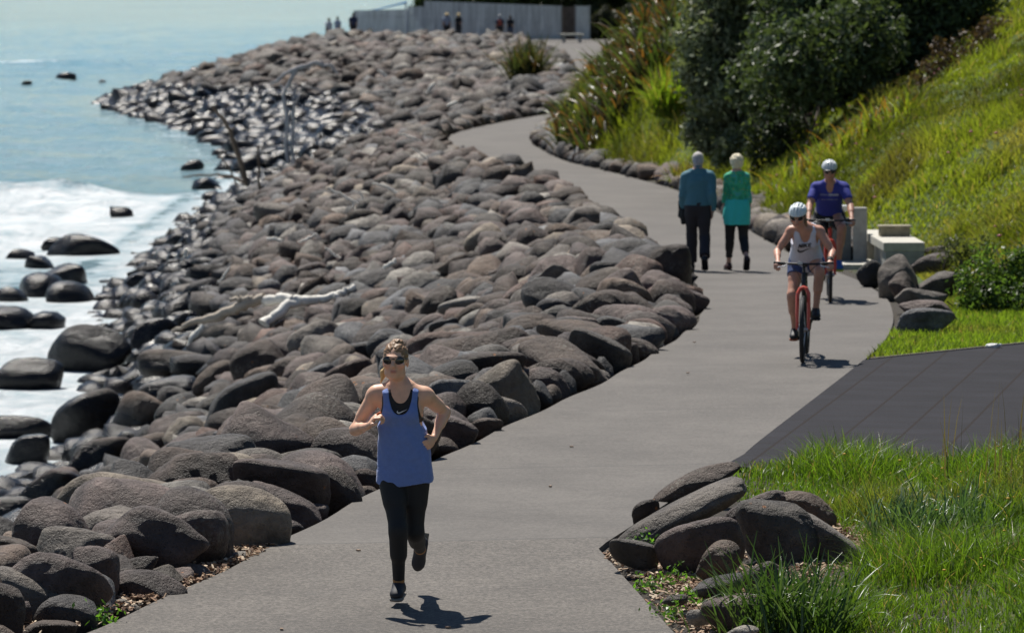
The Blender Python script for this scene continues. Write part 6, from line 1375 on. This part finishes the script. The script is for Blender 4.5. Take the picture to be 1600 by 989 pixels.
ts = field_mesh('t_shirt', J['tor'] + J['arms'][0:3] + J['arms'][5:8] + J['neck'][1:], .0075, .010, noise_fn=folds(.009, fx=11, fz=8), cuts=cuts, mat=cloth('royal_blue_jersey', (.035, .045, .30), .8, .5), parent=bd)
cen = J['pel'] + tm_ @ v3(.0, 0, .33*k_); rs = np.random.RandomState(3)
def strokes(w_, hgt, n): return [[(-w_/2 + w_*i/n, -hgt/2), (-w_/2 + w_*(i+.72)/n, -hgt/2), (-w_/2 + w_*(i+.72)/n, hgt*rs.uniform(.1, .5)), (-w_/2 + w_*i/n, hgt*rs.uniform(.1, .5))] for i in range(n)]
stamp('chest_print', simple('faded_print', (.22, .24, .45), .7), ts, ts, [dense(q) for q in strokes(.10, .030, 6)], cen + v3(-.075, 0, .02), (1, 0, 0), (0, 0, 1))
stamp('chest_print', simple('pale_print', (.50, .52, .62), .7), ts, ts, [dense(q) for q in strokes(.13, .036, 6)], cen + v3(.05, 0, .02), (1, 0, 0), (0, 0, 1))
stamp('chest_print', bpy.data.materials['faded_print'], ts, ts, [dense(q) for q in strokes(.21, .016, 7)], cen + v3(0, 0, -.045), (1, 0, 0), (0, 0, 1))
shorts(bd, J, M_BLK, .34, .022)
helmet(bd, J['hc'], J['HM'], J['hs'], simple('pearl_shell', (.62, .65, .66), .25), simple('helmet_black', (.015, .015, .018), .5), True)
sunglasses(bd, J['hc'], J['HM'], J['hs'], M_FRAME, M_SHADE)
b_ = simple('blue_shoe', (.02, .12, .42), .6); so_ = simple('lime_sole', (.45, .55, .05), .6)
shoe(J['anR'], J['tR'], (0, 0, 1), b_, so_, bd, .007, 1.05); shoe(J['anL'], J['tL'], (0, 0, 1), b_, so_, bd, .007, 1.05)

# ---- strollers by the far fence
sk = (.38, .23, .17); hd = .016
def tee(n, c): return (n, cloth(n + '_cloth', c, .85), .03, .98, .4)
DK = cloth('dark_trousers', (.03, .03, .035), .85); TN = cloth('tan_shorts', (.20, .12, .08), .85); JE = cloth('blue_denim', (.06, .08, .14), .85)
for (px, y, lab, male, tp, lg_, hr, st_, hg, hdg) in [
    (514, 286.5, 'far stroller in white top and brown shorts, left of the skyline pair', False, tee('shirt', (.62, .60, .64)), ('shorts', TN, .03, .42), ((.08, .05, .03), .01), 1, 1.72, 1),
    (527.5, 286.5, 'far stroller in a pale blue top and dark trousers, right one of the skyline pair', False, tee('blouse', (.42, .46, .58)), ('trousers', DK, .02, .04), ((.05, .05, .03), .01), -1, 1.68, 1),
    (552, 286.8, 'dark-clothed stroller at the left end of the timber fence', True, tee('jacket', (.03, .04, .09)), ('trousers', DK, .02, .04), ((.05, .04, .03), .004), 1, 1.75, 1),
    (698, 287.5, 'stroller in pale blue shirt beside the woman with the straw hat', True, tee('shirt', (.28, .31, .40)), ('trousers', DK, .025, .04), ((.12, .08, .06), .004), 1, 1.72, 1),
    (716.5, 287.5, 'woman in black wearing a straw hat by the fence', False, tee('top', (.015, .015, .018)), ('trousers', DK, .02, .04), ((.5, .38, .2), .02), -1, 1.70, 1),
    (781, 280, 'grey-haired stroller in dark jacket with red pack near the smaller flax', True, tee('jacket', (.04, .07, .12)), ('trousers', DK, .02, .04), ((.55, .55, .56), .006), 1, 1.72, 1),
    (797.5, 280, 'dark-haired stroller in a black top and blue jeans near the smaller flax', False, tee('top', (.02, .02, .025)), ('trousers', JE, .02, .04), ((.03, .02, .02), .012), -1, 1.66, 1)]:
    def ex(body, J, lab=lab):
        if 'red pack' in lab: field_mesh('backpack', [bx(J['nb'] + v3(0, .17, -.24), (.13, .07, .18), None, .04)], .015, mat=simple('red_pack', (.30, .06, .04), .7), parent=body)
        if 'straw hat' in lab:
            field_mesh('hat', [el(J['hc'] + v3(0, 0, .06), (.10, .11, .09)), el(J['hc'] + v3(0, 0, .05), (.19, .20, .014), None, .01)], .012, mat=simple('straw', (.60, .47, .25), .8), parent=body)
    P = plane_depth(px, 60, y); walker(px, 60, lab, male, tp, lg_, hr, sk, step=st_, hgt=hg*1.02, h=hd, extra=ex, y=y, heading=hdg)
